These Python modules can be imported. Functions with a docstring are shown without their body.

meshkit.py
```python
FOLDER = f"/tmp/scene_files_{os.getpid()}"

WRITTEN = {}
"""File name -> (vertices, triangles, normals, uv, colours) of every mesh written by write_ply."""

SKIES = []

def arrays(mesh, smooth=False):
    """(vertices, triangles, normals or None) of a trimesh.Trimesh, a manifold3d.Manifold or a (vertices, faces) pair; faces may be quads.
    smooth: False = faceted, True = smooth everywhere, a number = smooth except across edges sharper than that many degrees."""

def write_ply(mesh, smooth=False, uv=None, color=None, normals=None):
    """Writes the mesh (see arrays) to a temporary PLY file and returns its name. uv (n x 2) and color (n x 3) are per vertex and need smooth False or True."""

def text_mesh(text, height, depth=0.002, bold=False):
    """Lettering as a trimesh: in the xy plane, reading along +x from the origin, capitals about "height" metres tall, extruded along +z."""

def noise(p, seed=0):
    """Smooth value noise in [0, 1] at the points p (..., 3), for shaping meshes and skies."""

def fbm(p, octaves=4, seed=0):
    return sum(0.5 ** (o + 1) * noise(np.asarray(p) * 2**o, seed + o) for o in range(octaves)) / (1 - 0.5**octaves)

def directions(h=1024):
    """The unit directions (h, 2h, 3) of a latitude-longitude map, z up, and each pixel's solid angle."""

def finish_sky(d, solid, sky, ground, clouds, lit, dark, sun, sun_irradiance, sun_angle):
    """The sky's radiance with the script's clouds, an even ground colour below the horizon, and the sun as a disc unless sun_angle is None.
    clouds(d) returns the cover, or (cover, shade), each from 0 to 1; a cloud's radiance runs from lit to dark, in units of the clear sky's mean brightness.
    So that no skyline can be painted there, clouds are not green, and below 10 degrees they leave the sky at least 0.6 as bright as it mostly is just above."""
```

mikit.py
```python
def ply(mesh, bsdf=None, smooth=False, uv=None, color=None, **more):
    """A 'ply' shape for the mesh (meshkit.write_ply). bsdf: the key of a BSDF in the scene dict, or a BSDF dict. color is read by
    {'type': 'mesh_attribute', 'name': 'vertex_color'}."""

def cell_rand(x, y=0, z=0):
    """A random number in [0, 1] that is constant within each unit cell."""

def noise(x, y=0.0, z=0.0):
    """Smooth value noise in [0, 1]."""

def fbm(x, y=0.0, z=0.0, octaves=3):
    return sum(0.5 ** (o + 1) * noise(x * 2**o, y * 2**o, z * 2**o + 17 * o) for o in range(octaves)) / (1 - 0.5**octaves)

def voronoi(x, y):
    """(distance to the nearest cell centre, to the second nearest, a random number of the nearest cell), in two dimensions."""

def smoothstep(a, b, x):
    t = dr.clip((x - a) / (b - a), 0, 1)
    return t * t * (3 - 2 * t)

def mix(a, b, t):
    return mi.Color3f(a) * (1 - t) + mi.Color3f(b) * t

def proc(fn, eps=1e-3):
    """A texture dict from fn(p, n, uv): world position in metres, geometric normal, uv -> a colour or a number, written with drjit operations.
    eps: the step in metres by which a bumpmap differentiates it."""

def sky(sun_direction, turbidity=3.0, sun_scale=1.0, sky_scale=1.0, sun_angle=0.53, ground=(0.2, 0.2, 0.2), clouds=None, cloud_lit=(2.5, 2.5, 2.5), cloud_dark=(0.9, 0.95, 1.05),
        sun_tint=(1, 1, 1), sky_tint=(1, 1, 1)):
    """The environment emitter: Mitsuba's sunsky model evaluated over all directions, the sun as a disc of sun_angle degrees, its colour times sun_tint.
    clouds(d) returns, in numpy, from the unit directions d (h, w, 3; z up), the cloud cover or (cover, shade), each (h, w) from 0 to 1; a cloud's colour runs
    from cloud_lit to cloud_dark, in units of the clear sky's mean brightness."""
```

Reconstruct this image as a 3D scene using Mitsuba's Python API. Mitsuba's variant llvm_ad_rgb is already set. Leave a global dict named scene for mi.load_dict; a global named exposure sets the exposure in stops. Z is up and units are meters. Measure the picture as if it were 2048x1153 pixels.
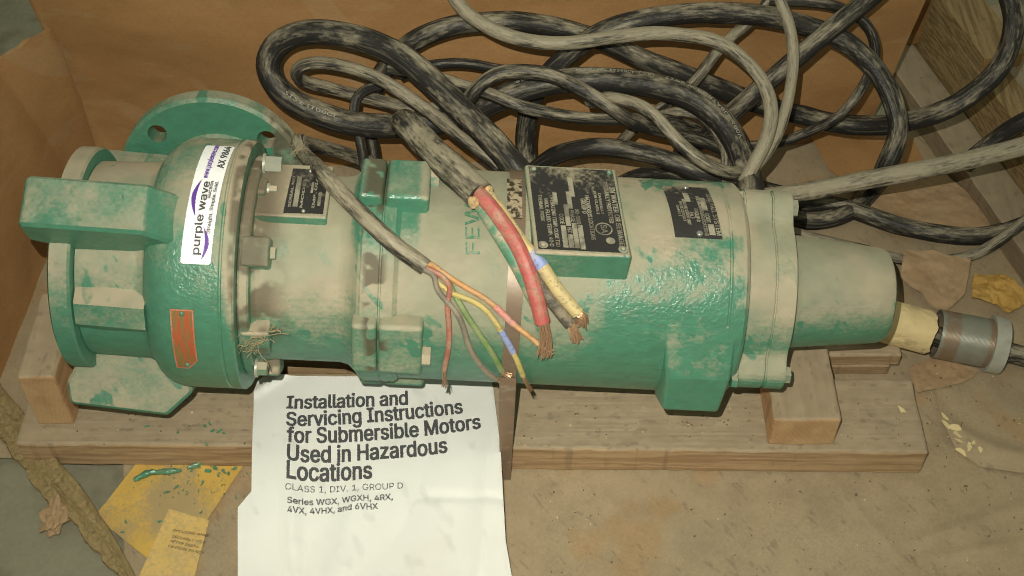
import math, random
import numpy as np, trimesh, manifold3d as m3
import mitsuba as mi, drjit as dr
import mikit, meshkit
from mikit import fbm, noise, smoothstep, mix, cell_rand, voronoi
from shapely.geometry import Polygon, Point, box as sbox
from shapely import affinity
from scipy.interpolate import CubicSpline
from scipy.spatial import ConvexHull

random.seed(7); np.random.seed(7)
T = mi.ScalarTransform4f
scene, labels = {}, {}

# ---------------------------------------------------------------- camera, light, exposure
PITCH = math.radians(49.0)
FWD = np.array([0, math.cos(PITCH), -math.sin(PITCH)])
CAM = np.array([0.0, -0.77472, 1.06281])
scene['camera'] = {'type': 'perspective', 'fov': 42.99, 'fov_axis': 'x', 'near_clip': 0.01, 'far_clip': 50.0,
                   'to_world': T().look_at(origin=CAM.tolist(), target=(CAM + FWD).tolist(), up=[0, 0, 1])}
# the camera's own flash, a few centimetres above and left of the lens
FLASH = [-0.035, -0.735, 1.098]
scene['flash'] = {'type': 'spot', 'cutoff_angle': 44.0, 'beam_width': 9.0,
                  'intensity': {'type': 'rgb', 'value': [3.5, 3.38, 2.85]},
                  'to_world': T().look_at(origin=FLASH, target=[-0.03, 0.02, 0.12], up=[0, 0, 1])}
# the dim room light of the warehouse
scene['room_light'] = {'type': 'constant', 'radiance': {'type': 'rgb', 'value': [0.195, 0.203, 0.15]}}
exposure = 0.52

# ---------------------------------------------------------------- materials
DUST = (0.358, 0.296, 0.208)
GREEN = (0.018, 0.165, 0.103)

def vec(p, s, o=0.0):
    return p.x * s + o, p.y * s + o, p.z * s + o

def material(name, color, rough=0.6, bump=None, bump_scale=0.0, eps=1e-3, spec=0.4, metallic=0.0):
    tex = lambda v: mikit.proc(v) if callable(v) else ({'type': 'rgb', 'value': list(v)} if isinstance(v, tuple) else v)
    b = {'type': 'principled', 'base_color': tex(color), 'roughness': tex(rough), 'specular': spec}
    if metallic: b['metallic'] = metallic
    if bump is not None:
        b = {'type': 'bumpmap', 'arbitrary': mikit.proc(bump, eps=eps), 'scale': bump_scale, 'bsdf': b}
    scene['m_' + name] = {'type': 'twosided', 'bsdf': b}

def pump_dust(p, n, wiped=1.0):
    big, mid, fine = fbm(*vec(p, 30)), fbm(*vec(p, 95, 5)), fbm(*vec(p, 420, 9), octaves=2)
    motor = smoothstep(0.05, 0.10, p.x) * (1 - smoothstep(0.192, 0.200, p.x))          # handled and wiped areas
    inlet = (1 - smoothstep(-0.24, -0.226, p.x)) * wiped
    lugs = smoothstep(-0.138, -0.132, p.x) * (1 - smoothstep(-0.08, -0.07, p.x)) * smoothstep(0.265, 0.285, p.z)
    rub = 0.98 * motor + 1.22 * inlet + 1.45 * lugs + 0.1
    patch = 0.8 + 1.3 * dr.clip(motor + 0.5 * inlet + 0.4 * lugs, 0, 1)
    scratch = smoothstep(0.66, 0.72, fbm(p.x * 70 + p.z * 60, p.y * 25, p.z * 25 - p.x * 22)) * 0.7
    d = n.z * 1.95 + 0.06 + (big - 0.5) * patch + (mid - 0.5) * (0.6 + 0.5 * motor) + (fine - 0.5) * 0.6 - rub - scratch
    return smoothstep(-0.18 + 0.12 * motor, 1.15 - 0.2 * motor, d)

def pump_color(p, n, uv, wiped=1.0):
    d = pump_dust(p, n, wiped)
    tone = fbm(*vec(p, 160, 3))
    c = mix(mi.Color3f(GREEN) * (0.8 + 0.4 * tone), mi.Color3f(DUST) * (0.82 + 0.36 * fbm(*vec(p, 60, 1))), 0.12 + d * (0.60 + 0.24 * smoothstep(0.36, 0.66, fbm(*vec(p, 17, 40)))))
    seam = smoothstep(-0.126, -0.119, p.x) * (1 - smoothstep(-0.108, -0.100, p.x))
    ring = smoothstep(-0.232, -0.227, p.x) * (1 - smoothstep(-0.208, -0.180, p.x))
    oil = smoothstep(0.46, 0.53, fbm(*vec(p, 55, 27))) * seam + smoothstep(0.36, 0.54, fbm(*vec(p, 55, 31))) * ring * 0.9
    return mix(c, (0.075, 0.057, 0.033), dr.clip(oil, 0, 1) * smoothstep(-0.3, 0.2, n.z) * 0.85)

def pump_rough(p, n, uv):
    return 0.29 + 0.4 * pump_dust(p, n)

def orange_peel(p, n, uv):
    return fbm(*vec(p, 420), octaves=2) + 0.35 * noise(*vec(p, 1500, 2))

def cast_color(p, n, uv):
    return mix(GREEN, DUST, 0.12 + 0.45 * smoothstep(0.4, 0.7, fbm(*vec(p, 300, 2))))
material('cast_paint', cast_color, 0.4)
material('green_paint', pump_color, pump_rough, orange_peel, 0.00065, 2.5e-4, spec=0.6)
material('green_settled', lambda p, n, uv: pump_color(p, n, uv, 0.30), 0.5, orange_peel, 0.0004, 2.5e-4, spec=0.5)

def cable_fn(bias):
    def fn(p, n, uv):
        c, s = dr.cos(uv.y * 6.2832), dr.sin(uv.y * 6.2832)
        k = bias * 3.1
        st = fbm(uv.x * 38 + k, c * 1.2 + 3, s * 1.2 + k, octaves=3)
        fi = fbm(uv.x * 190 + k, c * 6, s * 6, octaves=3)
        ln = noise(uv.x * 9 + k, c * 15, s * 15)
        d = bias + n.z * 0.55 + (st - 0.5) * 2.5 + (fi - 0.5) * 1.1 + (ln - 0.5) * 0.35
        sc = smoothstep(0.60, 0.67, fbm(uv.x * 26 + k, c * 5 + 2, s * 5, octaves=3)) * (0.35 + 0.3 * bias)
        return mix((0.012, 0.012, 0.0125), mi.Color3f(0.295, 0.258, 0.185) * (0.8 + 0.4 * fi), dr.clip(0.03 + smoothstep(-0.15, 1.3, d) * 0.88 + sc * 0.6, 0, 0.93))
    return fn

def cable_bump(p, n, uv):
    return fbm(*vec(p, 500), octaves=2)

for nm, bias in dict(pale=0.80, dusty=0.30, mixed=-0.02, streak=-0.20, dark=-0.40, printed=-0.22, streakpale=0.38).items():
    material('rubber_' + nm, cable_fn(bias), 0.5, cable_bump, 0.0004, 5e-4, spec=0.25)

def dusty_fn(col, amount=0.35, dust=(0.40, 0.33, 0.23)):
    def fn(p, n, uv):
        a, b = fbm(*vec(p, 90, 4)), fbm(*vec(p, 480, 2))
        c = mix(mi.Color3f(*col) * (0.8 + 0.4 * fbm(*vec(p, 140))), dust, dr.clip(smoothstep(0.40, 0.72, 0.65 * a + 0.4 * b) * amount * 1.2 + 0.14, 0, 1))
        return mix(c, (0.10, 0.08, 0.06), smoothstep(0.60, 0.70, b) * 0.4)
    return fn

def kraft_color(p, n, uv):
    a, b = fbm(*vec(p, 9)), fbm(p.x * 40, p.y * 40, p.z * 120)
    f = fbm(*vec(p, 500), octaves=2)
    c = mix((0.262, 0.136, 0.050), (0.37, 0.208, 0.090), a * 0.8 + b * 0.3)
    sc = smoothstep(0.66, 0.74, fbm(p.x * 20, p.y * 20, p.z * 55)) * 0.14
    line = smoothstep(0.735, 0.76, fbm(p.x * 26 + p.z * 18, p.z * 5 - p.x * 4, p.y * 9)) * 0.18
    return mix(c * (0.88 + 0.24 * f), (0.40, 0.31, 0.19), dr.clip(sc + line, 0, 1))
material('kraft', kraft_color, 0.62, lambda p, n, uv: fbm(*vec(p, 14)) + 0.04 * fbm(*vec(p, 300)), 0.005, 2e-3, spec=0.3)

def floor_color(p, n, uv):
    a, b, f = fbm(*vec(p, 12, 4)), fbm(*vec(p, 55, 2)), fbm(*vec(p, 600), octaves=2)
    c = mix((0.342, 0.265, 0.168), (0.275, 0.214, 0.138), a)
    worn = smoothstep(0.60, 0.72, fbm(*vec(p, 16, 8))) * 0.5
    c = mix(c, (0.33, 0.20, 0.09), worn)
    spots = smoothstep(0.70, 0.82, fbm(p.x * 170 + p.y * 120, p.y * 60 - p.x * 50, 1.0))
    return mix(c * (0.78 + 0.25 * b + 0.25 * f), (0.14, 0.11, 0.075), spots * 0.35)
material('dusty_cardboard', floor_color, 0.85, lambda p, n, uv: fbm(*vec(p, 30)) * 0.7 + 0.1 * fbm(*vec(p, 420)), 0.004, 1e-3, spec=0.2)

def concrete_color(p, n, uv):
    a, f = fbm(*vec(p, 25, 4)), fbm(*vec(p, 300), octaves=2)
    st = smoothstep(0.5, 0.7, fbm(*vec(p, 30, 13)))
    return mix((0.215, 0.205, 0.145), (0.135, 0.12, 0.075), st * 0.6) * (0.75 + 0.3 * a + 0.2 * f)
material('concrete', concrete_color, 0.85, lambda p, n, uv: fbm(*vec(p, 200)), 0.0012, 1e-3, spec=0.25)

def wood_fn(axis, base=(0.40, 0.25, 0.125), dark=(0.25, 0.135, 0.055), dust=0.9):
    def fn(p, n, uv):
        u, v = (p.x, p.y) if axis == 'x' else (p.y, p.x)
        warp = fbm(u * 9, v * 30, p.z * 30) * 0.012
        g = fbm(u * 8, (v + warp) * 330, (p.z + warp) * 330, octaves=3)
        fi = fbm(u * 60, v * 900, p.z * 900, octaves=2)
        c = mix(base, dark, smoothstep(0.35, 0.68, g)) * (0.85 + 0.3 * fi)
        d = smoothstep(0.25, 0.7, n.z + (fbm(*vec(p, 35, 3)) - 0.5) * 0.7 + (fbm(*vec(p, 120, 9)) - 0.5) * 0.5) * dust * 0.62 + 0.38 * dust
        dc = mi.Color3f(0.33, 0.265, 0.182) * (0.7 + 0.35 * fbm(*vec(p, 90, 6)) + 0.22 * fbm(u * 30, v * 220, 0.0))
        spots = smoothstep(0.66, 0.80, fbm(u * 110, v * 190, 3.0)) * 0.4
        endg = smoothstep(0.6, 0.8, dr.abs(n.y if axis == 'y' else n.x))
        rings = 0.5 + 0.5 * dr.sin((dr.sqrt(dr.square(v - 0.13) + dr.square(p.z + 0.05)) + 0.004 * fbm(v * 60, p.z * 60, 2.0)) * 1500)
        ce = mix((0.46, 0.28, 0.125), (0.36, 0.185, 0.07), rings * 0.25 + 0.75 * smoothstep(0.4, 0.7, fbm(v * 55, p.z * 55, 4.0))) * (0.85 + 0.3 * fi) * min(1.0, base[0] / 0.42)
        c = mix(c, ce, endg)
        return mix(mix(c, dc, d), (0.09, 0.075, 0.05), spots * 0.7)
    return fn
gr = lambda ax: (lambda p, n, uv: 0.6 * fbm((p.x if ax == 'x' else p.y) * 12, (p.y if ax == 'x' else p.x) * 420, p.z * 420))
material('wood_along', wood_fn('x'), 0.8, gr('x'), 0.0011, 4e-4, spec=0.2)
material('wood_across', wood_fn('y', base=(0.42, 0.215, 0.085), dark=(0.29, 0.13, 0.045)), 0.8, gr('y'), 0.0009, 4e-4, spec=0.2)
material('pallet_light', wood_fn('y', base=(0.26, 0.185, 0.09), dark=(0.165, 0.11, 0.05), dust=0.0), 0.8, gr('y'), 0.001, 4e-4, spec=0.2)
material('pallet_dusty', wood_fn('y', base=(0.2, 0.15, 0.09), dark=(0.14, 0.10, 0.06), dust=0.8), 0.85, spec=0.15)

def paper_color(p, n, uv):
    a = fbm(*vec(p, 18, 2))
    st = smoothstep(0.62, 0.72, fbm(*vec(p, 26, 11))) * 0.10
    sm = smoothstep(0.66, 0.86, fbm(p.x * 60 + p.y * 20, p.y * 45, 3.0)) * 0.10
    return mix(mi.Color3f(0.70, 0.70, 0.675) * (1 - sm) * (0.93 + 0.12 * a), (0.58, 0.53, 0.38), st + 0.06 * smoothstep(-0.05, -0.2, p.y))
material('paper', paper_color, 0.55, lambda p, n, uv: fbm(*vec(p, 700), octaves=2), 0.00015, 4e-4, spec=0.35)
material('ink', (0.065, 0.065, 0.07), 0.6)
material('sticker_white', (0.86, 0.86, 0.87), 0.35)
material('sticker_purple', (0.115, 0.05, 0.30), 0.4)

def envelope_color(p, n, uv):
    a, b = fbm(*vec(p, 40, 2)), fbm(*vec(p, 420, 1), octaves=3)
    d = smoothstep(0.42, 0.62, fbm(*vec(p, 22, 4)) * 0.75 + b * 0.28)
    return mix(mi.Color3f(0.56, 0.36, 0.085) * (0.88 + 0.2 * a), (0.33, 0.255, 0.15), d * 0.8)
material('envelope', envelope_color, 0.7, spec=0.2)
def slip_color(p, n, uv):
    return mix(mi.Color3f(0.58, 0.40, 0.14) * (0.9 + 0.2 * fbm(*vec(p, 60, 5))), (0.38, 0.29, 0.17), 0.6 * smoothstep(0.40, 0.70, 0.5 * fbm(*vec(p, 90, 2)) + 0.5 * fbm(*vec(p, 420, 2))))
material('slip', slip_color, 0.7, spec=0.2)
material('envelope_ink', (0.17, 0.12, 0.06), 0.7)

def torn_color(p, n, uv):
    u, v = p.x * 0.6 - p.y * 0.8, p.x * 0.8 + p.y * 0.6
    a, b, g = fbm(*vec(p, 60)), fbm(*vec(p, 260)), fbm(u * 35, v * 420, p.z * 200)
    return mix((0.15, 0.105, 0.045), (0.37, 0.28, 0.14), a * 0.45 + b * 0.3 + g * 0.5 - 0.1)
material('torn_board', torn_color, 0.85, lambda p, n, uv: fbm(*vec(p, 240)), 0.005, 5e-4, spec=0.15)

def scrap_color(p, n, uv):
    return mix((0.37, 0.265, 0.165), (0.32, 0.20, 0.105), fbm(*vec(p, 25))) * (0.85 + 0.3 * fbm(*vec(p, 300)))
material('kraft_scrap', scrap_color, 0.7, lambda p, n, uv: fbm(*vec(p, 45)), 0.008, 1e-3, spec=0.25)
material('chipboard', lambda p, n, uv: mix((0.52, 0.33, 0.10), (0.38, 0.21, 0.05), fbm(*vec(p, 120))), 0.8, lambda p, n, uv: fbm(*vec(p, 160)), 0.006, 5e-4, spec=0.2)
material('pale_chip', (0.62, 0.50, 0.27), 0.8)
material('dark_crumb', (0.13, 0.10, 0.065), 0.9)

def plate_color(p, n, uv):
    a, b = fbm(*vec(p, 75, 3)), fbm(*vec(p, 420, 6))
    d = smoothstep(0.50, 0.80, a * 0.55 + b * 0.35 + 5.5 * (p.y - 0.006))
    return mix((0.022, 0.021, 0.02), (0.33, 0.285, 0.19), d * 0.85)
material('plate_black', plate_color, lambda p, n, uv: 0.42 + 0.3 * fbm(*vec(p, 75, 3)), cable_bump, 0.0004, 4e-4, spec=0.5)
def plate_letter(p, n, uv):
    return mix((0.29, 0.265, 0.20), (0.10, 0.09, 0.07), smoothstep(0.40, 0.72, fbm(*vec(p, 130, 2))) * 0.75)
material('plate_letters', plate_letter, 0.5)
def grime_color(p, n, uv):
    return mix((0.045, 0.035, 0.022), (0.36, 0.29, 0.19), smoothstep(0.42, 0.58, fbm(*vec(p, 260, 2))))
material('grimy_label', grime_color, 0.7)
def strap_color(p, n, uv):
    d = smoothstep(0.3, 0.65, n.z * 1.0 + fbm(*vec(p, 120, 1)) - 0.25)
    return mix(mix((0.16, 0.13, 0.10), (0.24, 0.15, 0.09), fbm(*vec(p, 60))), (0.33, 0.265, 0.185), d * 0.8)
material('strap_steel', strap_color, 0.42, spec=0.6, metallic=0.25)
def bolt_color(p, n, uv):
    d = smoothstep(0.2, 0.8, n.z + fbm(*vec(p, 160, 1)) - 0.35)
    return mix((0.14, 0.24, 0.18), (0.37, 0.31, 0.22), d)
material('bolt_head', bolt_color, 0.5, spec=0.5)
material('bolt_steel', lambda p, n, uv: mix((0.30, 0.36, 0.30), (0.42, 0.38, 0.30), fbm(*vec(p, 200))), 0.35, spec=0.6, metallic=0.3)
material('screw_metal', (0.75, 0.73, 0.68), 0.18, metallic=1.0)
def tag_color(p, n, uv):
    return mix((0.36, 0.085, 0.035), (0.19, 0.135, 0.05), smoothstep(0.40, 0.60, fbm(p.x * 500, p.y * 60, p.z * 60)))
material('tag_orange', tag_color, 0.5)
material('tag_rim', dusty_fn((0.44, 0.10, 0.04), 0.3), 0.5)

material('wire_red', dusty_fn((0.42, 0.055, 0.06)), 0.5)
material('wire_green', dusty_fn((0.02, 0.20, 0.12), 0.6), 0.5)
material('wire_yellow', dusty_fn((0.55, 0.43, 0.19), 0.3), 0.5)
material('wire_black', dusty_fn((0.05, 0.045, 0.04), 0.8, (0.24, 0.2, 0.14)), 0.6)
material('wire_orange', dusty_fn((0.50, 0.235, 0.075), 0.35), 0.5)
material('wire_thin_yellow', dusty_fn((0.50, 0.39, 0.11), 0.3), 0.5)
material('wire_thin_green', dusty_fn((0.11, 0.23, 0.06), 0.3), 0.5)
material('wire_thin_red', dusty_fn((0.34, 0.09, 0.065), 0.45), 0.5)
material('wire_gray', dusty_fn((0.16, 0.14, 0.115), 0.5, (0.30, 0.25, 0.18)), 0.6)
material('tape_blue', dusty_fn((0.22, 0.29, 0.58), 0.3), 0.55)
material('tape_pink', dusty_fn((0.62, 0.22, 0.20), 0.25), 0.55)
material('filler', dusty_fn((0.55, 0.34, 0.13), 0.3), 0.85)
material('copper', lambda p, n, uv: mix((0.50, 0.27, 0.14), (0.30, 0.22, 0.15), fbm(*vec(p, 700))), 0.4, metallic=0.5)
def tube_color(p, n, uv):
    sm = smoothstep(0.64, 0.72, fbm(p.x * 90, p.y * 60, p.z * 60)) * 0.3
    return mix(mi.Color3f(0.60, 0.47, 0.25) * (0.88 + 0.2 * fbm(*vec(p, 100))), (0.2, 0.15, 0.09), sm)
material('cardboard_tube', tube_color, 0.75, lambda p, n, uv: fbm(*vec(p, 200)), 0.002, 5e-4, spec=0.2)
def pipe_color(p, n, uv):
    w = uv.x
    rust = smoothstep(0.0, 0.006, w) * (1 - smoothstep(0.017, 0.021, w)) + smoothstep(0.045, 0.049, w) * (1 - smoothstep(0.062, 0.064, w))
    a = fbm(*vec(p, 140))
    gray = mix((0.27, 0.26, 0.22), (0.20, 0.21, 0.17), a)
    return mix(gray, mix((0.17, 0.095, 0.05), (0.26, 0.17, 0.10), a), dr.clip(rust + (a - 0.62) * 1.2, 0, 1) * 0.85)
material('pipe_metal', pipe_color, 0.42, lambda p, n, uv: dr.sin(uv.x * 5200.0) * 0.5, 0.00012, 1e-4, spec=0.6, metallic=0.35)
material('coupling_gray', lambda p, n, uv: mix((0.37, 0.37, 0.32), (0.25, 0.24, 0.19), fbm(*vec(p, 130))), 0.6)
material('paint_flake', dusty_fn((0.015, 0.19, 0.105), 0.15), 0.3, spec=0.6)
material('lint', (0.30, 0.235, 0.14), 0.9)
material('print_white', (0.33, 0.315, 0.26), 0.7)

# ---------------------------------------------------------------- mesh helpers
def add(key, mesh, bsdf, smooth=False, uv=None):
    base, k = key, 1
    while key in scene:
        key = '%s_%03d' % (base, k); k += 1
    scene[key] = mikit.ply(mesh, 'm_' + bsdf, smooth=smooth, uv=uv)
    return key

def tag(key, label, category=None, group=None, kind=None):
    d = labels.setdefault(key, {})
    if label: d['label'] = label
    if category: d['category'] = category
    if group: d['group'] = group
    if kind: d['kind'] = kind
    return key

def tm(man):
    m = man.to_mesh()
    return trimesh.Trimesh(np.array(m.vert_properties)[:, :3], np.array(m.tri_verts), process=False)

def join(ms):
    return trimesh.util.concatenate(ms)

def hull(pts):
    pts = np.asarray(pts, float)
    return trimesh.convex.convex_hull(pts)

def rbox(x0, x1, y0, y1, z0, z1, r=0.003, sub=2):
    s = trimesh.creation.icosphere(subdivisions=sub, radius=r).vertices
    return hull(np.vstack([s + [x, y, z] for x in (x0 + r, x1 - r) for y in (y0 + r, y1 - r) for z in (z0 + r, z1 - r)]))

def moved(mesh, M):
    m = mesh.copy(); m.apply_transform(M); return m

def frames(P):
    t = np.gradient(P, axis=0); t /= np.linalg.norm(t, axis=1, keepdims=True)
    n = np.zeros_like(P); ref = np.array([0, 0, 1.0]) if abs(t[0, 2]) < 0.9 else np.array([1.0, 0, 0])
    n[0] = ref - t[0] * (ref @ t[0]); n[0] /= np.linalg.norm(n[0])
    for i in range(1, len(P)):
        v = n[i - 1] - t[i] * (n[i - 1] @ t[i]); n[i] = v / np.linalg.norm(v)
    return t, n, np.cross(t, n)

def spline(pts, step=0.006):
    pts = np.asarray(pts, float)
    if len(pts) == 2:
        k = max(2, int(np.linalg.norm(pts[1] - pts[0]) / step)); return pts[0] + (pts[1] - pts[0]) * np.linspace(0, 1, k)[:, None]
    s = np.concatenate([[0], np.cumsum(np.linalg.norm(np.diff(pts, axis=0), axis=1) ** 0.7)])
    cs = CubicSpline(s, pts, bc_type='natural')
    u = np.linspace(0, s[-1], 600); q = cs(u)
    L = np.concatenate([[0], np.cumsum(np.linalg.norm(np.diff(q, axis=0), axis=1))])
    k = max(6, int(L[-1] / step))
    return cs(np.interp(np.linspace(0, L[-1], k), L, u))

def tube(pts, r, sides=16, step=0.006, wob=0.0, seed=0):
    """a round bar along a curve with closed ends: (mesh, uv, centreline); u is the length in metres"""
    P = spline(pts, step); t, n, b = frames(P); k = len(P)
    r = np.broadcast_to(np.asarray(r, float), (k,)) if np.ndim(r) == 0 else np.interp(np.linspace(0, 1, k), np.linspace(0, 1, len(r)), r)
    a = np.linspace(0, 2 * np.pi, sides + 1)
    L = np.concatenate([[0], np.cumsum(np.linalg.norm(np.diff(P, axis=0), axis=1))])
    rr = r[:, None] * np.ones(sides + 1)
    if wob: rr = rr * (1 + wob * (meshkit.noise(np.stack([np.repeat(L * 40, sides + 1), np.tile(np.cos(a), k) * 1.2, np.tile(np.sin(a), k) * 1.2 + seed], -1)).reshape(k, -1) - 0.5))
    V = P[:, None] + rr[..., None] * (np.cos(a)[None, :, None] * n[:, None] + np.sin(a)[None, :, None] * b[:, None])
    UV = np.stack([np.repeat(L, sides + 1), np.tile(a / (2 * np.pi), k)], -1)
    i, j = np.meshgrid(np.arange(k - 1), np.arange(sides), indexing='ij')
    q = (i * (sides + 1) + j).ravel(); w = sides + 1
    F = np.vstack([np.stack([q, q + 1, q + w + 1], 1), np.stack([q, q + w + 1, q + w], 1)])
    V = V.reshape(-1, 3)
    for end, ring in ((0, 0), (k - 1, (k - 1) * w)):
        c0 = len(V); cap = V[ring:ring + w].copy()
        V = np.vstack([V, cap, P[end:end + 1]]); UV = np.vstack([UV, UV[ring:ring + w], [[L[end], 0.0]]])
        e = np.arange(sides)
        tri = np.stack([c0 + e, c0 + e + 1, np.full(sides, c0 + w)], 1)
        F = np.vstack([F, tri if end else tri[:, ::-1]])
    F = F[:, ::-1] if np.dot(np.cross(V[F[0, 1]] - V[F[0, 0]], V[F[0, 2]] - V[F[0, 0]]), V[F[0, 0]] - P[0]) < 0 else F
    return trimesh.Trimesh(V, F, process=False), UV, P

def lathe(profile, n=96):
    """profile of (x, r) turned about the local x axis"""
    pr = np.asarray(profile, float)
    a = np.linspace(0, 2 * np.pi, n, endpoint=False)
    V = np.stack([np.repeat(pr[:, 0], n), (pr[:, 1:2] * -np.cos(a)).ravel(), (pr[:, 1:2] * np.sin(a)).ravel()], 1)
    i, j = np.meshgrid(np.arange(len(pr) - 1), np.arange(n), indexing='ij')
    A, B = (i * n + j).ravel(), (i * n + (j + 1) % n).ravel()
    F = np.vstack([np.stack([A, B, B + n], 1), np.stack([A, B + n, A + n], 1)])
    m = trimesh.Trimesh(V, F, process=False); m.merge_vertices(); m.update_faces(m.nondegenerate_faces()); m.fix_normals()
    i = np.argmax(np.hypot(m.triangles_center[:, 1], m.triangles_center[:, 2]) * (np.abs(m.face_normals[:, 0]) < 0.7))
    if m.face_normals[i, 1:] @ m.triangles_center[i, 1:] < 0: m.invert()
    return m

def grid_mesh(f, us, vs):
    U, W = np.meshgrid(us, vs, indexing='ij')
    V = f(U.ravel(), W.ravel())
    nu, nv = len(us), len(vs)
    i, j = np.meshgrid(np.arange(nu - 1), np.arange(nv - 1), indexing='ij'); q = (i * nv + j).ravel()
    F = np.vstack([np.stack([q, q + nv, q + nv + 1], 1), np.stack([q, q + nv + 1, q + 1], 1)])
    return trimesh.Trimesh(V, F, process=False)

def flat_poly(poly, edge):
    """a shapely polygon as a finely triangulated sheet in the xy plane"""
    v, f = trimesh.creation.triangulate_polygon(poly, engine='earcut')
    v3 = np.column_stack([v, np.zeros(len(v))])
    v3, f = trimesh.remesh.subdivide_to_size(v3, f, edge, max_iter=20)
    m = trimesh.Trimesh(v3, f, process=False); m.merge_vertices(); return m

def sheet(xy, z0, amp, freq, seed, edge=0.005, fn=None):
    m = flat_poly(Polygon(xy), edge)
    v = np.array(m.vertices)
    v[:, 2] = z0 + amp * (meshkit.fbm(np.column_stack([v[:, :2] * freq, np.full(len(v), seed * 3.7)]), 3, seed))
    if fn is not None: v[:, 2] += fn(v)
    m = trimesh.Trimesh(v, m.faces, process=False)
    if m.face_normals[:, 2].mean() < 0: m.invert()
    return m

# ---------------------------------------------------------------- the setting
def concrete(u, v):
    return np.stack([u, v, -0.012 + 0.002 * meshkit.fbm(np.stack([u * 6, v * 6, u * 0], -1))], -1)
add('concrete_floor', grid_mesh(concrete, np.linspace(-3, 3, 120), np.linspace(-1.6, 3, 100)), 'concrete', True)
tag('concrete_floor', 'grey stained concrete floor under the torn carton', kind='structure')

WALLX = [-0.9, -0.505, -0.44, 0.015, 0.345, 0.44]
WALLY = [0.40, 0.402, 0.402, 0.354, 0.374, 0.40]
def floor_z(x, y):
    z = 0.0025 * (meshkit.fbm(np.stack([x * 9, y * 9, x * 0], -1), 3) - 0.5)
    d = (x - 0.37) * 0.80 + (y + 0.145) * 0.60            # a creased fold in the board at the lower right
    z = z + 0.0016 * np.exp(-(((x - 0.322) * 0.87 + (y + 0.12) * 0.5) / 0.003) ** 2) * (y < -0.09)
    z = z + 0.0022 * np.exp(-(((y + 0.167) - (x - 0.36) * 0.35) / 0.006) ** 2) * np.clip((x - 0.34) / 0.05, 0, 1)
    z = z + 0.002 * np.exp(-(((y + 0.185) - (x - 0.36) * 0.2) / 0.005) ** 2) * np.clip((x - 0.36) / 0.05, 0, 1)
    return z
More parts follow.
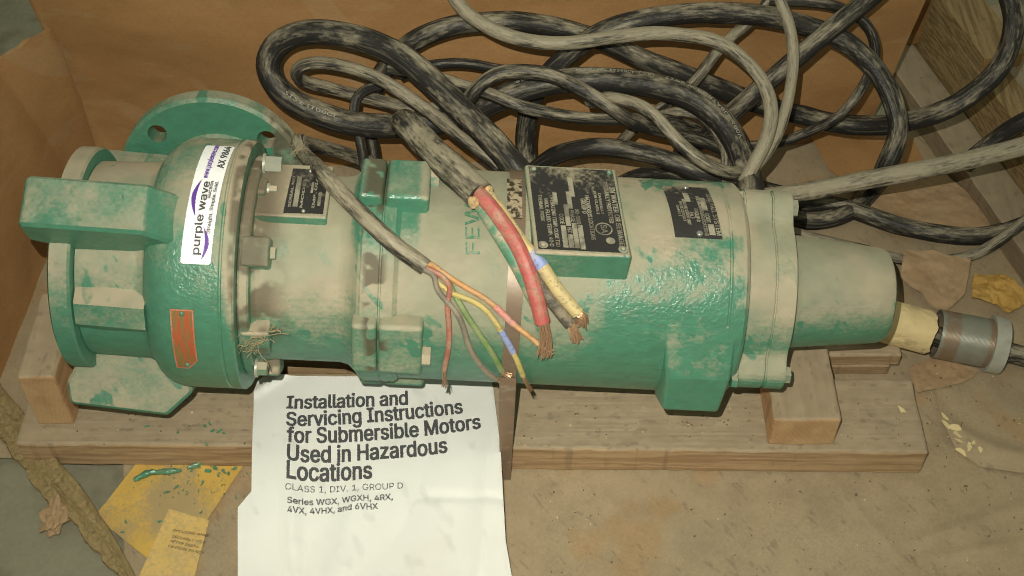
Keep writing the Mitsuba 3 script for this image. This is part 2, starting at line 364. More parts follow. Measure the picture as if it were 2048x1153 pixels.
def base_front(u, v):
    xl = -0.3784 + (-0.0722 - v) * 0.197
    x = xl + (0.72 - xl) * u
    z = floor_z(x, v); z = np.where(u <= 0, -0.005, z)
    return np.stack([x, v, z], -1)
def base_back(u, v):
    return np.stack([u, v, floor_z(u, v)], -1)
uu = np.concatenate([[0, 1e-5], np.linspace(0.002, 1, 260)])
add('cardboard_box__base_sheet', join([grid_mesh(base_front, uu, np.linspace(-0.42, -0.07, 90)),
                                      grid_mesh(base_back, np.linspace(-0.535, 0.72, 260), np.linspace(-0.07, 0.42, 120))]), 'dusty_cardboard', True)

cs_back = CubicSpline([-0.60, -0.505, -0.44, -0.2, 0.015, 0.2, 0.345, 0.43], [0.330, 0.336, 0.338, 0.342, 0.350, 0.361, 0.376, 0.40])
def back_panel(u, v):
    lean = 0.05 * v + 0.02 * np.sin(u * 9 + v * 5) * np.clip(v / 0.2, 0, 1)
    lean = lean + 0.012 * (meshkit.fbm(np.stack([u * 7, v * 11, u * 0], -1), 3, 4) - 0.5)
    edge = np.clip((u - 0.36) / 0.07, 0, 1)
    crease = 0.004 * np.exp(-((u + 0.478 + 0.05 * v) / 0.003) ** 2) + 0.003 * np.exp(-((u + 0.466 + 0.16 * v) / 0.0025) ** 2)
    return np.stack([u - 0.10 * np.clip((-u - 0.35) / 0.155, 0, 1) * v + 0.1 * edge * v, cs_back(u) + lean - crease, v - 0.001], -1)
def slab(f, us, vs, off):
    a = grid_mesh(f, us, vs); b = a.copy(); b.vertices = np.array(a.vertices) + off; b.invert()
    nu, nv = len(us), len(vs); k = nu * nv
    rim = [(i * nv, (i + 1) * nv) for i in range(nu - 1)] + [(i * nv + nv - 1, (i + 1) * nv + nv - 1) for i in range(nu - 1)]
    rim += [(j, j + 1) for j in range(nv - 1)] + [((nu - 1) * nv + j, (nu - 1) * nv + j + 1) for j in range(nv - 1)]
    rim = np.array(rim)
    F = np.vstack([a.faces, np.array(b.faces) + k, np.stack([rim[:, 0], rim[:, 1], rim[:, 1] + k], 1), np.stack([rim[:, 0], rim[:, 1] + k, rim[:, 0] + k], 1)])
    return trimesh.Trimesh(np.vstack([a.vertices, b.vertices]), F, process=False)
add('cardboard_box__back_panel', slab(back_panel, np.linspace(-0.486, 0.43, 250), np.linspace(0, 0.30, 70), [0, 0.005, 0]), 'kraft', 40)

ys = [-0.03, 0.087, 0.188, 0.28, 0.338]
cs_side = CubicSpline(ys, [-0.523, -0.5195, -0.512, -0.497, -0.480])
def side_panel(u, v):
    h = np.interp(u, [-0.03, 0.02, 0.1, 0.2, 0.34], [0.05, 0.12, 0.185, 0.20, 0.205])
    h = h + 0.008 * (meshkit.fbm(np.stack([u * 60, u * 0, u * 0], -1), 3, 2) - 0.5)
    z = v * h
    bulge = 0.010 * np.exp(-((u - 0.25) / 0.04) ** 2) * np.sin(np.clip(z / 0.2, 0, 1) * 3.14)
    x = cs_side(u) - 0.20 * z * np.clip((0.35 - u) / 0.07, 0.25, 1) + bulge + 0.01 * (meshkit.fbm(np.stack([u * 9, z * 9, u * 0], -1), 3, 8) - 0.5)
    return np.stack([x, u, z - 0.001], -1)
add('cardboard_box__side_panel', slab(side_panel, np.linspace(-0.03, 0.338, 130), np.linspace(0, 1, 60), [-0.006, 0, 0]), 'kraft', 40)
tag('cardboard_box', 'torn open brown carton with dusty floor holding the green pump', 'carton')

# the torn edge of the carton at the lower left
tp = np.array([[-0.5383,0.0123,0.0040], [-0.5099,-0.0193,0.0040], [-0.4791,-0.0523,0.0050], [-0.4478,-0.0905,0.0060], [-0.4170,-0.1211,0.0060], [-0.3871,-0.1532,0.0040], [-0.3667,-0.1761,0.0020], [-0.3375,-0.2115,0.0000]])
TQ = spline(tp, 0.002)
def strip(u, v):
    i = u * (len(TQ) - 1); c = np.stack([np.interp(i, np.arange(len(TQ)), TQ[:, k]) for k in range(3)], -1)
    d = np.gradient(TQ, axis=0); d /= np.linalg.norm(d, axis=1, keepdims=True); d = np.stack([np.interp(i, np.arange(len(TQ)), d[:, k]) for k in range(3)], -1)
    side = np.stack([-d[:, 1], d[:, 0], 0 * u], -1)
    hw = np.interp(u, [0, 0.55, 0.8, 1], [0.0165, 0.015, 0.0095, 0.004])
    rag = (meshkit.fbm(np.stack([u * 16, v * 0.5, u * 0], -1), 4, 3) - 0.5) * 0.013 * np.where(v < 0, -v, v * 0.25)
    z = 0.0035 + 0.0045 * v + 0.0028 * np.abs(v) ** 6 * (v > 0) + 0.0035 * (meshkit.fbm(np.stack([u * 22, v * 4, u * 0], -1), 4, 5) - 0.5) + 0.002 * (meshkit.fbm(np.stack([u * 130, v * 6, u * 0], -1), 3, 6) - 0.5) + 0.0025 * np.exp(-((v - 0.15 * np.sin(u * 9)) / 0.12) ** 2)
    return c * [1, 1, 0] + side * (v * hw + rag)[:, None] + np.stack([0 * u, 0 * u, c[:, 2] + z], -1)
add('torn_cardboard_edge', slab(strip, np.linspace(0, 1, 320), np.linspace(-1, 1, 28), [0, 0, -0.0035]), 'torn_board', 50)
tag('torn_cardboard_edge', 'ragged torn corrugated carton edge crossing the lower left corner', 'cardboard')
m = trimesh.creation.icosphere(subdivisions=4, radius=0.016); v = np.array(m.vertices)
v *= (0.35 + 1.5 * np.abs(meshkit.fbm(v * 75, 2, 3) - 0.5) + 0.7 * meshkit.fbm(v * 200, 3, 9))[:, None]; v *= [0.8, 1.35, 0.6]; m.vertices = v + np.array([-0.4273,-0.1361,0.0040])
add('paper_scrap', m, 'kraft_scrap', True)
tag('paper_scrap', 'small crumpled brown paper scrap stuck to the torn edge, lower left', 'paper')

# ---------------------------------------------------------------- timber under the pump
def plank(x0, x1, y0, y1, z0, z1, r=0.0028, yaw=0.0, chop=None, rough=0.0006, seed=0):
    m = rbox(x0, x1, y0, y1, z0, z1, r, 1)
    m = trimesh.Trimesh(*trimesh.remesh.subdivide_to_size(m.vertices, m.faces, 0.012, max_iter=20), process=True)
    v = np.array(m.vertices)
    c = np.array([(x0 + x1) / 2, (y0 + y1) / 2, (z0 + z1) / 2])
    v += (np.stack([meshkit.fbm(v * 70 + k * 9, 3, seed) for k in range(3)], -1) - 0.5) * rough * 2
    if yaw:
        R_ = trimesh.transformations.rotation_matrix(yaw, [0, 0, 1], c)[:3]; v = v @ R_[:, :3].T + R_[:, 3]
    m.vertices = v
    return m
add('support_board', plank(-0.470, 0.393, -0.084, 0.003, 0.0015, 0.038, yaw=-0.012, rough=0.0012), 'wood_along', 30)
tag('support_board', 'long dusty plank lying on the carton floor under the pump', 'board')
add('rear_board', plank(-0.30, 0.392, 0.030, 0.115, 0.0172, 0.034, rough=0.001, seed=3), 'wood_along', 30)
tag('rear_board', 'dusty board behind the front plank, upper of two stacked', 'board')
add('rear_board', plank(-0.30, 0.385, 0.031, 0.115, 0.0005, 0.0168, rough=0.001, seed=4), 'wood_along', 30)
tag('rear_board_001', 'thin wood board at the bottom, below the upper stacked board', 'board')
add('wood_block', plank(-0.4535, -0.4180, -0.0575, 0.045, 0.0385, 0.1135, rough=0.001, seed=5), 'wood_across', 30)
tag('wood_block', 'wood block on edge under the round suction flange at the left', 'block')
blk = plank(0.2415, 0.304, -0.081, 0.085, 0.0385, 0.080, rough=0.001, seed=6)
add('wood_block', blk, 'wood_across', 30)
tag('wood_block_001', 'flat dusty wood block under the motor end with fresh cut end', 'block')

# ---------------------------------------------------------------- the pump, in its own frame: x along the shaft, angle a up from the front
TILT, YAW = 0.065, -0.008
ax = np.array([1, YAW, -TILT]); ax /= np.linalg.norm(ax)
by = np.cross([0, 0, 1], ax); by /= np.linalg.norm(by)
PM = np.eye(4); PM[:3, 0], PM[:3, 1], PM[:3, 2] = ax, by, np.cross(ax, by); PM[:3, 3] = [0, 0, 0.186]
def W(m): return moved(m, PM)
def cyl(x, a, r):
    a = np.radians(a); return np.stack([x + 0 * a, -r * np.cos(a) + 0 * x, r * np.sin(a) + 0 * x], -1)
def rad(x, a, r=0.0):
    """frame at (x, angle): x along the shaft, y round it, z outwards"""
    a = math.radians(a); M = np.eye(4)
    M[:3, 1] = [0, math.sin(a), math.cos(a)]; M[:3, 2] = [0, -math.cos(a), math.sin(a)]; M[:3, 3] = [x, -r * math.cos(a), r * math.sin(a)]
    return M
def part(name, mesh, bsdf='green_paint', smooth=35): return add('submersible_pump__' + name, W(mesh), bsdf, smooth)

tag('submersible_pump', 'long dusty green submersible pump lying across the wood blocks', 'pump')
# suction side
part('suction_flange', lathe([(-0.3835, 0.0), (-0.3835, 0.094), (-0.3815, 0.0975), (-0.367, 0.0975), (-0.365, 0.0955), (-0.3645, 0.0)]), 'green_settled')
part('suction_neck', lathe([(-0.364, 0.0855), (-0.345, 0.086), (-0.315, 0.087), (-0.308, 0.090), (-0.303, 0.096)]), 'green_settled')
rib = hull(np.vstack([cyl(np.array([x] * 2), np.array([a0, a1]), r) for x, r in ((-0.3635, 0.0945), (-0.305, 0.0985)) for a0, a1 in ((24, 12),)] + [cyl(np.array([x] * 2), np.array([40, -6]), 0.078) for x in (-0.3635, -0.305)]))
part('suction_rib', rib, 'green_settled')
def bevel_hull(poly, t, b):
    """convex outline in (x, radial) thickened round the shaft, with bevelled edges"""
    p = Polygon(poly).buffer(-b * 2, join_style=1).buffer(b * 2, quad_segs=4)
    o, i = np.array(p.exterior.coords), np.array(p.buffer(-b).exterior.coords)
    pts = [np.column_stack([q[:, 0], np.full(len(q), y), q[:, 1]]) for q, y in ((i, -t / 2), (o, -t / 2 + b), (o, t / 2 - b), (i, t / 2))]
    return hull(np.vstack(pts))
leg1 = bevel_hull([(-0.398, 0.100), (-0.396, 0.134), (-0.300, 0.128), (-0.27, 0.10), (-0.27, 0.06), (-0.36, 0.075)], 0.043, 0.0028)
part('leg', moved(leg1, rad(0, 67)))
leg2 = bevel_hull([(-0.392, 0.108), (-0.389, 0.131), (-0.303, 0.138), (-0.281, 0.116), (-0.281, 0.06), (-0.368, 0.06), (-0.372, 0.10)], 0.040, 0.0028)
part('leg', moved(leg2, rad(0, -53)), 'green_settled')
part('leg', moved(leg1, rad(0, 187)))
# volute and discharge
part('volute_casing', lathe([(-0.309, 0.0), (-0.309, 0.080), (-0.3065, 0.092), (-0.301, 0.1005), (-0.293, 0.1065), (-0.284, 0.1098), (-0.275, 0.1105), (-0.2425, 0.1105),
                             (-0.2415, 0.1096), (-0.2405, 0.1096), (-0.2395, 0.1107), (-0.2315, 0.1107), (-0.2298, 0.1092), (-0.2295, 0.0)], 128))
fl = m3.Manifold.revolve(m3.CrossSection([[(0, 0), (0.088, 0), (0.0915, 0.0028), (0.0915, 0.018), (0.0895, 0.020), (0, 0.020)]]), 96)
for k in range(4):
    h_ = math.radians(45 + 90 * k)
    fl = fl - m3.Manifold.cylinder(0.06, 0.0092, 0.0092, 28, True).translate([0.073 * math.cos(h_), 0.073 * math.sin(h_), 0])
fl = fl - m3.Manifold.cylinder(0.1, 0.04, 0.04, 48, True).translate([0, 0, 0.06])
DX, DA = -0.289, 194
part('discharge_flange', moved(tm(fl), rad(DX, DA, 0.137)))
neck = lathe([(0.0, 0.052), (0.10, 0.045), (0.128, 0.0465), (0.138, 0.056)], 64)
neck.apply_transform(np.array([[0, 0, 1, 0], [0, 1, 0, 0], [1, 0, 0, 0], [0, 0, 0, 1.0]])); neck.fix_normals()
part('discharge_neck', moved(neck, rad(DX + 0.006, DA, 0.0)))

def hexbolt(name, x, a, r, d, h, mat='bolt_head', washer=True, sign=1):
    c = m3.Manifold.cylinder(h, d, d * 0.97, 6).rotate([0, 90, 0])
    m = moved(tm(c), rad(x + (0.002 if washer else 0), a + 0.0, r))
    if sign < 0: m = moved(tm(m3.Manifold.cylinder(h, d, d * 0.97, 6).rotate([0, -90, 0])), rad(x, a, r))
    k = part(name, m, mat, 20)
    if washer and sign > 0:
        w = m3.Manifold.cylinder(0.0022, d * 1.25, d * 1.25, 24).rotate([0, 90, 0])
        add(k + '__washer', W(moved(tm(w), rad(x - 0.0002, a, r))), 'bolt_steel', 30)
    return k
# bolted adapter: ears of the seal housing against the volute, each with its bolt
part('seal_housing', lathe([(-0.2293, 0.06), (-0.2293, 0.0965), (-0.2275, 0.098), (-0.2215, 0.098), (-0.220, 0.0965), (-0.2195, 0.088), (-0.216, 0.0845), (-0.208, 0.0828), (-0.150, 0.0828), (-0.142, 0.0848), (-0.136, 0.0905), (-0.132, 0.0962), (-0.130, 0.097)], 96))
for a in (55, 6, -52, 170):
    part('bolt_ear', moved(rbox(-0.228, -0.2035, -0.013, 0.013, 0.06, 0.0985, 0.003), rad(0, a)))
hexbolt('bolt', -0.2195, 111.5, 0.0975, 0.0075, 0.0135, 'bolt_steel')
hexbolt('bolt', -0.2035, 55, 0.0905, 0.0055, 0.004, washer=False)
hexbolt('bolt', -0.2195, -20, 0.0955, 0.0068, 0.008, 'green_paint')
part('bolt_ear', moved(rbox(-0.228, -0.213, -0.010, 0.010, 0.06, 0.093, 0.003), rad(0, 96)))
hexbolt('bolt', -0.213, 96, 0.087, 0.0045, 0.006)
# flat nameplate pad on the seal housing
part('nameplate_pad', rbox(-0.221, -0.1605, -0.0225, 0.040, 0.05, 0.0885, 0.0018))
# middle flange with its lugs and bolts
part('middle_flange', lathe([(-0.1305, 0.06), (-0.1305, 0.0965), (-0.1285, 0.0982), (-0.1140, 0.0982), (-0.1134, 0.0972), (-0.1122, 0.0972), (-0.1116, 0.0982), (-0.102, 0.0982), (-0.098, 0.0952), (-0.0975, 0.06)], 128))
for a in (97, 10, -72, 187):
    part('flange_lug', moved(rbox(-0.1345, -0.1135, -0.0265, 0.0265, 0.06, 0.1068, 0.004), rad(0, a)))
    part('flange_lug', moved(rbox(-0.1121, -0.0755, -0.0265, 0.0265, 0.06, 0.1068, 0.004), rad(0, a)))
    hexbolt('lug_bolt', -0.0757, a + (8 if a == 97 else -7), 0.0985, 0.0088, 0.0072, washer=False)
# motor
part('motor_housing', lathe([(-0.104, 0.0), (-0.104, 0.0942), (0.05, 0.0948), (0.1775, 0.0952), (0.1785, 0.0944), (0.1795, 0.0944), (0.1805, 0.0955), (0.192, 0.0952), (0.1952, 0.0925), (0.1957, 0.0)], 160))
# raised nameplate boss
k = 0.085
boss = rbox(0.0075, 0.0865, -0.0608, 0.042, 0.05, 0.1010, 0.0024)
v = np.array(boss.vertices); v[:, 0] -= k * v[:, 1]; boss.vertices = v
part('nameplate_boss', boss)
EV, EW = np.array([math.sin(PITCH), math.cos(PITCH)]), np.array([-math.cos(PITCH), math.sin(PITCH)])
def foot_mesh(turn):
    s_ = trimesh.creation.icosphere(subdivisions=2, radius=0.004).vertices; pts = []
    for x0, x1, q in ((0.1290, 0.1845, (-0.0335, 0.0848)), (0.1355, 0.1835, (-0.0775, 0.0673)), (0.1375, 0.1800, (-0.1045, 0.044)), (0.137, 0.180, (-0.098, 0.010)), (0.129, 0.1845, (-0.02, 0.03))):
        for x in (x0, x1): pts.append(s_ + [x, *(q[0] * EV + q[1] * EW)])
    m = hull(np.vstack(pts)); m.apply_transform(trimesh.transformations.rotation_matrix(math.radians(turn), [1, 0, 0])); return m
part('motor_foot', foot_mesh(0))
part('motor_foot', foot_mesh(150))
# end bell: two bolted plates and a tapered cable cap
def ear_plate(x0, x1, rc):
    s = Point(0, 0).buffer(rc, quad_segs=32)
    for a in (112, -13, 230):
        a = math.radians(a); s = s.union(Polygon(np.vstack([np.array(Point(rr * -math.cos(a), rr * math.sin(a)).buffer(0.0165, quad_segs=12).exterior.coords) for rr in (0.04, 0.0795)])).convex_hull)
    s = s.buffer(0.02, quad_segs=16).buffer(-0.02, quad_segs=16).simplify(0.0002)
    o = trimesh.creation.extrude_polygon(s, x1 - x0 - 0.003, engine='earcut'); o.apply_translation([0, 0, 0.0015])
    i = trimesh.creation.extrude_polygon(s.buffer(-0.0012), x1 - x0, engine='earcut')
    m = join([o, i])
    m.apply_transform(np.array([[0, 0, 1, x0], [1, 0, 0, 0], [0, 1, 0, 0], [0, 0, 0, 1.0]])); return m
part('end_plate', ear_plate(0.1962, 0.2208, 0.0785))
part('end_plate', ear_plate(0.2213, 0.2395, 0.0775))
for a, r in ((112, 0.0815), (-13, 0.0835)):
    hexbolt('end_bolt', 0.2392, a, r, 0.0082, 0.0065, 'green_paint', washer=False)
hexbolt('end_bolt', 0.1964, 112, 0.0885, 0.0065, 0.005, 'green_paint', washer=False, sign=-1)
hexbolt('end_bolt', 0.1964, -8, 0.0955, 0.0068, 0.005, 'green_paint', washer=False, sign=-1)
part('cable_cap', lathe([(0.238, 0.066), (0.2398, 0.0605), (0.2425, 0.0555), (0.247, 0.0525), (0.253, 0.0512), (0.322, 0.0445), (0.3325, 0.0434), (0.3365, 0.0418), (0.3385, 0.0385), (0.339, 0.034), (0.339, 0.0)], 96))

# lettering helpers: (start, end) in the unrolled plane of a cylinder, a plane or the booklet page
def letters(text, height, bold=True, depth=0.0003):
    m = meshkit.text_mesh(text, height, depth, bold)
    v, f = trimesh.remesh.subdivide_to_size(m.vertices, m.faces, height * 0.9, max_iter=10)
    m = trimesh.Trimesh(v, f, process=False)
    return m
def lay_text(text, p0, p1, height, mapping, flip=1, bold=True, depth=0.0003):
    """text from p0 to p1 (2d), letters standing to the left of that direction, mapped to space by mapping(a, b, h)"""
    m = letters(text, height, bold, depth); v = np.array(m.vertices)
    p0, p1 = np.array(p0, float), np.array(p1, float)
    d = p1 - p0; L = np.linalg.norm(d); d /= L
    x0, x1 = v[:, 0].min(), v[:, 0].max()
    s = (v[:, 0] - x0) / (x1 - x0) * L
    up = np.array([-d[1], d[0]]) * flip
    q = p0 + s[:, None] * d + v[:, 1:2] * up
    m.vertices = mapping(q[:, 0], q[:, 1], v[:, 2])
    if flip < 0: m.invert()
    return m
def poly_on(poly, edge, mapping, h=0.0):
    m = flat_poly(poly, edge); v = np.array(m.vertices); m.vertices = mapping(v[:, 0], v[:, 1], v[:, 2] + h); return m
def on_cyl(R0):
    # plane coordinates: (x, arc length from a = 0 at radius R0)
    return lambda x, s, h: cyl(x, np.degrees(s / R0), R0 + h)

# white lot sticker on the volute
RS = 0.1108; S = lambda a: math.radians(a) * RS
cy = on_cyl(RS)
def skew(x, s, h): return cy(x + 0.036 * (s - S(80)), s, h)
rr_ = Polygon([(-0.2703, S(47.6)), (-0.2461, S(47.6)), (-0.2461, S(112.5)), (-0.2703, S(112.5))]).buffer(-0.0022).buffer(0.0022)
part('lot_sticker', poly_on(rr_, 0.0025, skew, 0.0003), 'sticker_white', True)
labels['submersible_pump__lot_sticker'] = {'label': 'white lot sticker with purple lettering'}
SX = lambda f: -0.2703 + f * 0.0242
def st_text(t, f, a0, a1, h, name, mat, b=True): return lay_text(t, (SX(f), S(a0)), (SX(f), S(a1)), h, lambda x, s, z: skew(x, s, z + 0.0006), bold=b)
black = [st_text('purple wave', 0.585, 51.5, 85.2, 0.0060, '', ''), st_text('AX 9864', 0.90, 93.5, 111.5, 0.0056, '', ''),
         st_text('auction', 0.70, 76.5, 85.5, 0.0026, '', ''), st_text('Straight. Simple. Sold.', 0.865, 60.5, 85.5, 0.0028, '', '')]
add('submersible_pump__lot_sticker__lettering', W(join(black)), 'ink', False)
add('submersible_pump__lot_sticker__web_address', W(st_text('www.purplewave.com', 0.47, 87.0, 112.0, 0.0046, '', '', False)), 'sticker_purple', False)
def crescent(f0, a0, f1, a1, bulge, thick):
    t = np.linspace(0, 1, 30); X = SX(f0) + (SX(f1) - SX(f0)) * t; A = S(a0) + (S(a1) - S(a0)) * t
    o = np.column_stack([X + bulge * np.sin(t * np.pi), A]); i = np.column_stack([X + (bulge - thick) * np.sin(t * np.pi) ** 1.0, A])
    return poly_on(Polygon(np.vstack([o, i[::-1][1:-1]])).buffer(0), 0.002, skew, 0.0007)
add('submersible_pump__lot_sticker__logo_swoosh', W(crescent(0.32, 67.5, 0.30, 86.5, -0.0056, -0.0036)), 'sticker_purple', True)
add('submersible_pump__lot_sticker__logo_swoosh_001', W(crescent(0.66, 49.0, 0.64, 63.5, 0.0056, 0.0034)), 'sticker_purple', True)

# orange tag riveted on the volute
RT = 0.1106; cyt = on_cyl(RT); ST_ = lambda a: math.radians(a) * RT
def skt(x, s, h): return cyt(x - 0.012 * (s / ST_(30)) * 0, s, h)
tg = Polygon([(-0.2806, ST_(28)), (-0.2617, ST_(28)), (-0.2617, ST_(1)), (-0.2700, ST_(-5)), (-0.2806, ST_(-5))])
part('orange_tag', poly_on(tg, 0.003, skt, 0.0006), 'tag_orange', True)
labels['submersible_pump__orange_tag'] = {'label': 'small scuffed orange tag riveted to the casing'}
add('submersible_pump__orange_tag__border', W(poly_on(tg.difference(tg.buffer(-0.0012)), 0.003, skt, 0.0009)), 'tag_rim', True)
for a in (26.0, -2.5):
    rv = trimesh.creation.icosphere(subdivisions=3, radius=0.0024)
    add('submersible_pump__orange_tag__rivet', W(moved(rv, rad(-0.2712, a, 0.1108))), 'green_paint', True)

# small nameplate on the pad
def pad_map(x, y, h): return np.stack([x, y, 0.0891 + h], -1)
pl = Polygon([(-0.1965, -0.0195), (-0.1635, -0.0185), (-0.1640, 0.034), (-0.1945, 0.034)])
part('small_nameplate', poly_on(pl, 0.004, pad_map, 0.0), 'plate_black', False)
labels['submersible_pump__small_nameplate'] = {'label': 'small worn black nameplate on the seal housing'}
bars = [Polygon([(x0, y0), (x1, y0), (x1, y1), (x0, y1)]) for x0, x1, y0, y1 in ((-0.1895, -0.1855, -0.012, 0.024), (-0.1695, -0.1668, -0.010, 0.006), (-0.1765, -0.1745, 0.005, 0.018))]
ms = [poly_on(b, 0.01, pad_map, 0.0004) for b in bars]
ms += [lay_text(t, (x, -0.013), (x, 0.024), 0.0021, lambda a, b, h: pad_map(a, b, h + 0.0003)) for t, x in (('SERIAL NO', -0.1912), ('MODEL', -0.1815), ('IMP. DIA', -0.1715))]
add('submersible_pump__small_nameplate__lettering', W(join(ms)), 'plate_letters', False)
for x, y in ((-0.180, -0.0165), (-0.179, 0.0315)):
    rv = trimesh.creation.icosphere(subdivisions=3, radius=0.0016); rv.apply_translation([x, y, 0.0892])
    add('submersible_pump__small_nameplate__rivet', W(rv), 'bolt_steel', True)

# large nameplate on the boss: (u across 0..1, w down 0..1)
def boss_map(u, w, h):
    y = 0.0390 + (-0.0572 - 0.0390) * w
    x = 0.0105 + 0.0730 * u - k * y
    return np.stack([x, y, 0.1015 + h], -1)
BW, BH = 0.0730, 0.097
def boss_plane(a, b, h): return boss_map(a / BW, b / BH, h)
part('large_nameplate', poly_on(sbox(0, 0, BW, BH), 0.006, boss_plane, 0.0), 'plate_black', False)
labels['submersible_pump__large_nameplate'] = {'label': 'large black motor nameplate with raised lettering and dusty top'}
def bx(u): return u * BW
def bt(t, u, w0, w1, h): return lay_text(t, (bx(u), w0 * BH), (bx(u), w1 * BH), h, lambda a, b, z: boss_plane(a, b, z + 0.0003), flip=-1)
ms = [bt('IN WATER OR SEWAGE', 0.925, 0.22, 0.92, 0.0042), bt('THERMALLY PROTECTED', 0.855, 0.15, 0.66, 0.0036), bt('OVERHEAT', 0.775, 0.30, 0.56, 0.0022), bt('FOR CLASS I', 0.725, 0.28, 0.56, 0.0022),
      bt('HAZARDOUS LOCATIONS', 0.615, 0.34, 0.87, 0.0036), bt('GROUP D', 0.56, 0.38, 0.56, 0.0036), bt('NO-5085', 0.475, 0.52, 0.69, 0.0034), bt('PHASE', 0.415, 0.53, 0.67, 0.0034), bt('HZ', 0.36, 0.74, 0.80, 0.0034),
      bt('CODE', 0.285, 0.58, 0.70, 0.0034), bt('OPERATING TEMP. CODE T2D', 0.205, 0.36, 0.97, 0.0032), bt('MAX. FLUID TEMP. 40 C', 0.135, 0.40, 0.97, 0.0032), bt('THERMAL PROBE', 0.07, 0.36, 0.68, 0.0030)]
for u0, u1, w0, w1 in ((0.478, 0.535, 0.70, 0.985), (0.415, 0.470, 0.68, 0.975), (0.350, 0.405, 0.46, 0.72), (0.352, 0.408, 0.815, 0.975), (0.285, 0.343, 0.715, 0.975), (0.40, 0.455, 0.30, 0.51), (0.44, 0.50, 0.12, 0.36), (0.24, 0.29, 0.32, 0.47)):
    ms.append(poly_on(sbox(bx(u0), w0 * BH, bx(u1), w1 * BH), 0.02, boss_plane, 0.0004))
c = (bx(0.775), 0.735 * BH)
ms.append(poly_on(Point(c).buffer(0.0072).difference(Point(c).buffer(0.0060)), 0.01, boss_plane, 0.0005))
ms.append(bt('SA', 0.745, 0.685, 0.785, 0.0050))
ms.append(poly_on(Point(bx(0.83), 0.87 * BH).buffer(0.0038), 0.01, boss_plane, 0.0004))
for u, w in ((0.06, 0.955), (0.955, 0.965)):
    ms.append(poly_on(Point(bx(u), w * BH).buffer(0.0040), 0.01, boss_plane, 0.0005))
add('submersible_pump__large_nameplate__lettering', W(join(ms)), 'plate_letters', False)
for u, w in ((0.06, 0.955), (0.955, 0.965), (0.95, 0.04), (0.06, 0.04)):
    rv = trimesh.creation.icosphere(subdivisions=3, radius=0.0021); rv.apply_translation(boss_map(np.array([u]), np.array([w]), np.array([0.0006]))[0])
    add('submersible_pump__large_nameplate__rivet', W(rv), 'green_paint', True)

# right nameplate, curved on the motor housing
RP = 0.0958; cyr = on_cyl(RP); SP = lambda a: math.radians(a) * RP
def rp_map(x, s, h): return cyr(x - 0.11 * (s - SP(92)), s, h)
part('seal_nameplate', poly_on(Polygon([(0.1278, SP(73.5)), (0.1680, SP(73.5)), (0.1680, SP(113)), (0.1278, SP(113))]), 0.003, rp_map, 0.0), 'plate_black', True)
labels['submersible_pump__seal_nameplate'] = {'label': 'black nameplate near the motor end with a bright screw'}
def rt(t, f, a0, a1, h): return lay_text(t, (0.1278 + f * 0.0402, SP(a0)), (0.1278 + f * 0.0402, SP(a1)), h, lambda a, b, z: rp_map(a, b, z + 0.0004))
ms = [rt('SEAL FAIL SYSTEM', 0.89, 105, 75.5, 0.0040), rt('CODE', 0.73, 89, 83, 0.0034), rt('FOR HAZARDOUS LOCATIONS', 0.635, 102, 75.0, 0.0030), rt('GROUP D', 0.52, 92, 83, 0.0030), rt('MOISTURE SENSOR UNIT', 0.32, 99, 81, 0.0026), rt('PROBE CIRCUIT', 0.235, 97, 83, 0.0024), rt('CLASS I', 0.16, 94, 86, 0.0020), rt('UL', 0.40, 88.7, 86.0, 0.0028)]
for f0, f1, a0, a1 in ((0.735, 0.865, 75.5, 82.0), (0.70, 0.82, 91, 101), (0.38, 0.50, 97, 105)):
    ms.append(poly_on(sbox(0.1278 + f0 * 0.0402, SP(a0), 0.1278 + f1 * 0.0402, SP(a1)), 0.003, rp_map, 0.0005))
c = (0.1278 + 0.44 * 0.0402, SP(87.3)); ms.append(poly_on(Point(c).buffer(0.0036).difference(Point(c).buffer(0.0030)), 0.01, rp_map, 0.0005))
add('submersible_pump__seal_nameplate__lettering', W(join(ms)), 'plate_letters', False)
for a in (76.0, 111.5):
    rv = trimesh.creation.icosphere(subdivisions=3, radius=0.0030); rv.apply_transform(np.diag([1, 1, 0.7, 1.0])); x_ = 0.1490 - 0.11 * (SP(a) - SP(92))
    add('submersible_pump__seal_nameplate__screw', W(moved(rv, rad(x_, a, RP + 0.0004))), 'screw_metal', True)
rim = Polygon([(0.1265, SP(72.4)), (0.1693, SP(72.4)), (0.1693, SP(114)), (0.1265, SP(114))])
add('submersible_pump__seal_nameplate__frame', W(poly_on(rim, 0.003, rp_map, -0.0003)), 'green_paint', True)

# letters cast in the motor housing
RC = 0.0945; cyc = on_cyl(RC)
m = lay_text('FEW', (-0.0315, math.radians(59.5) * RC), (-0.0345, math.radians(88) * RC), 0.0118, lambda a, b, h: cyc(a, b, h), bold=False, depth=0.0011)
part('cast_letters', m, 'cast_paint', False)

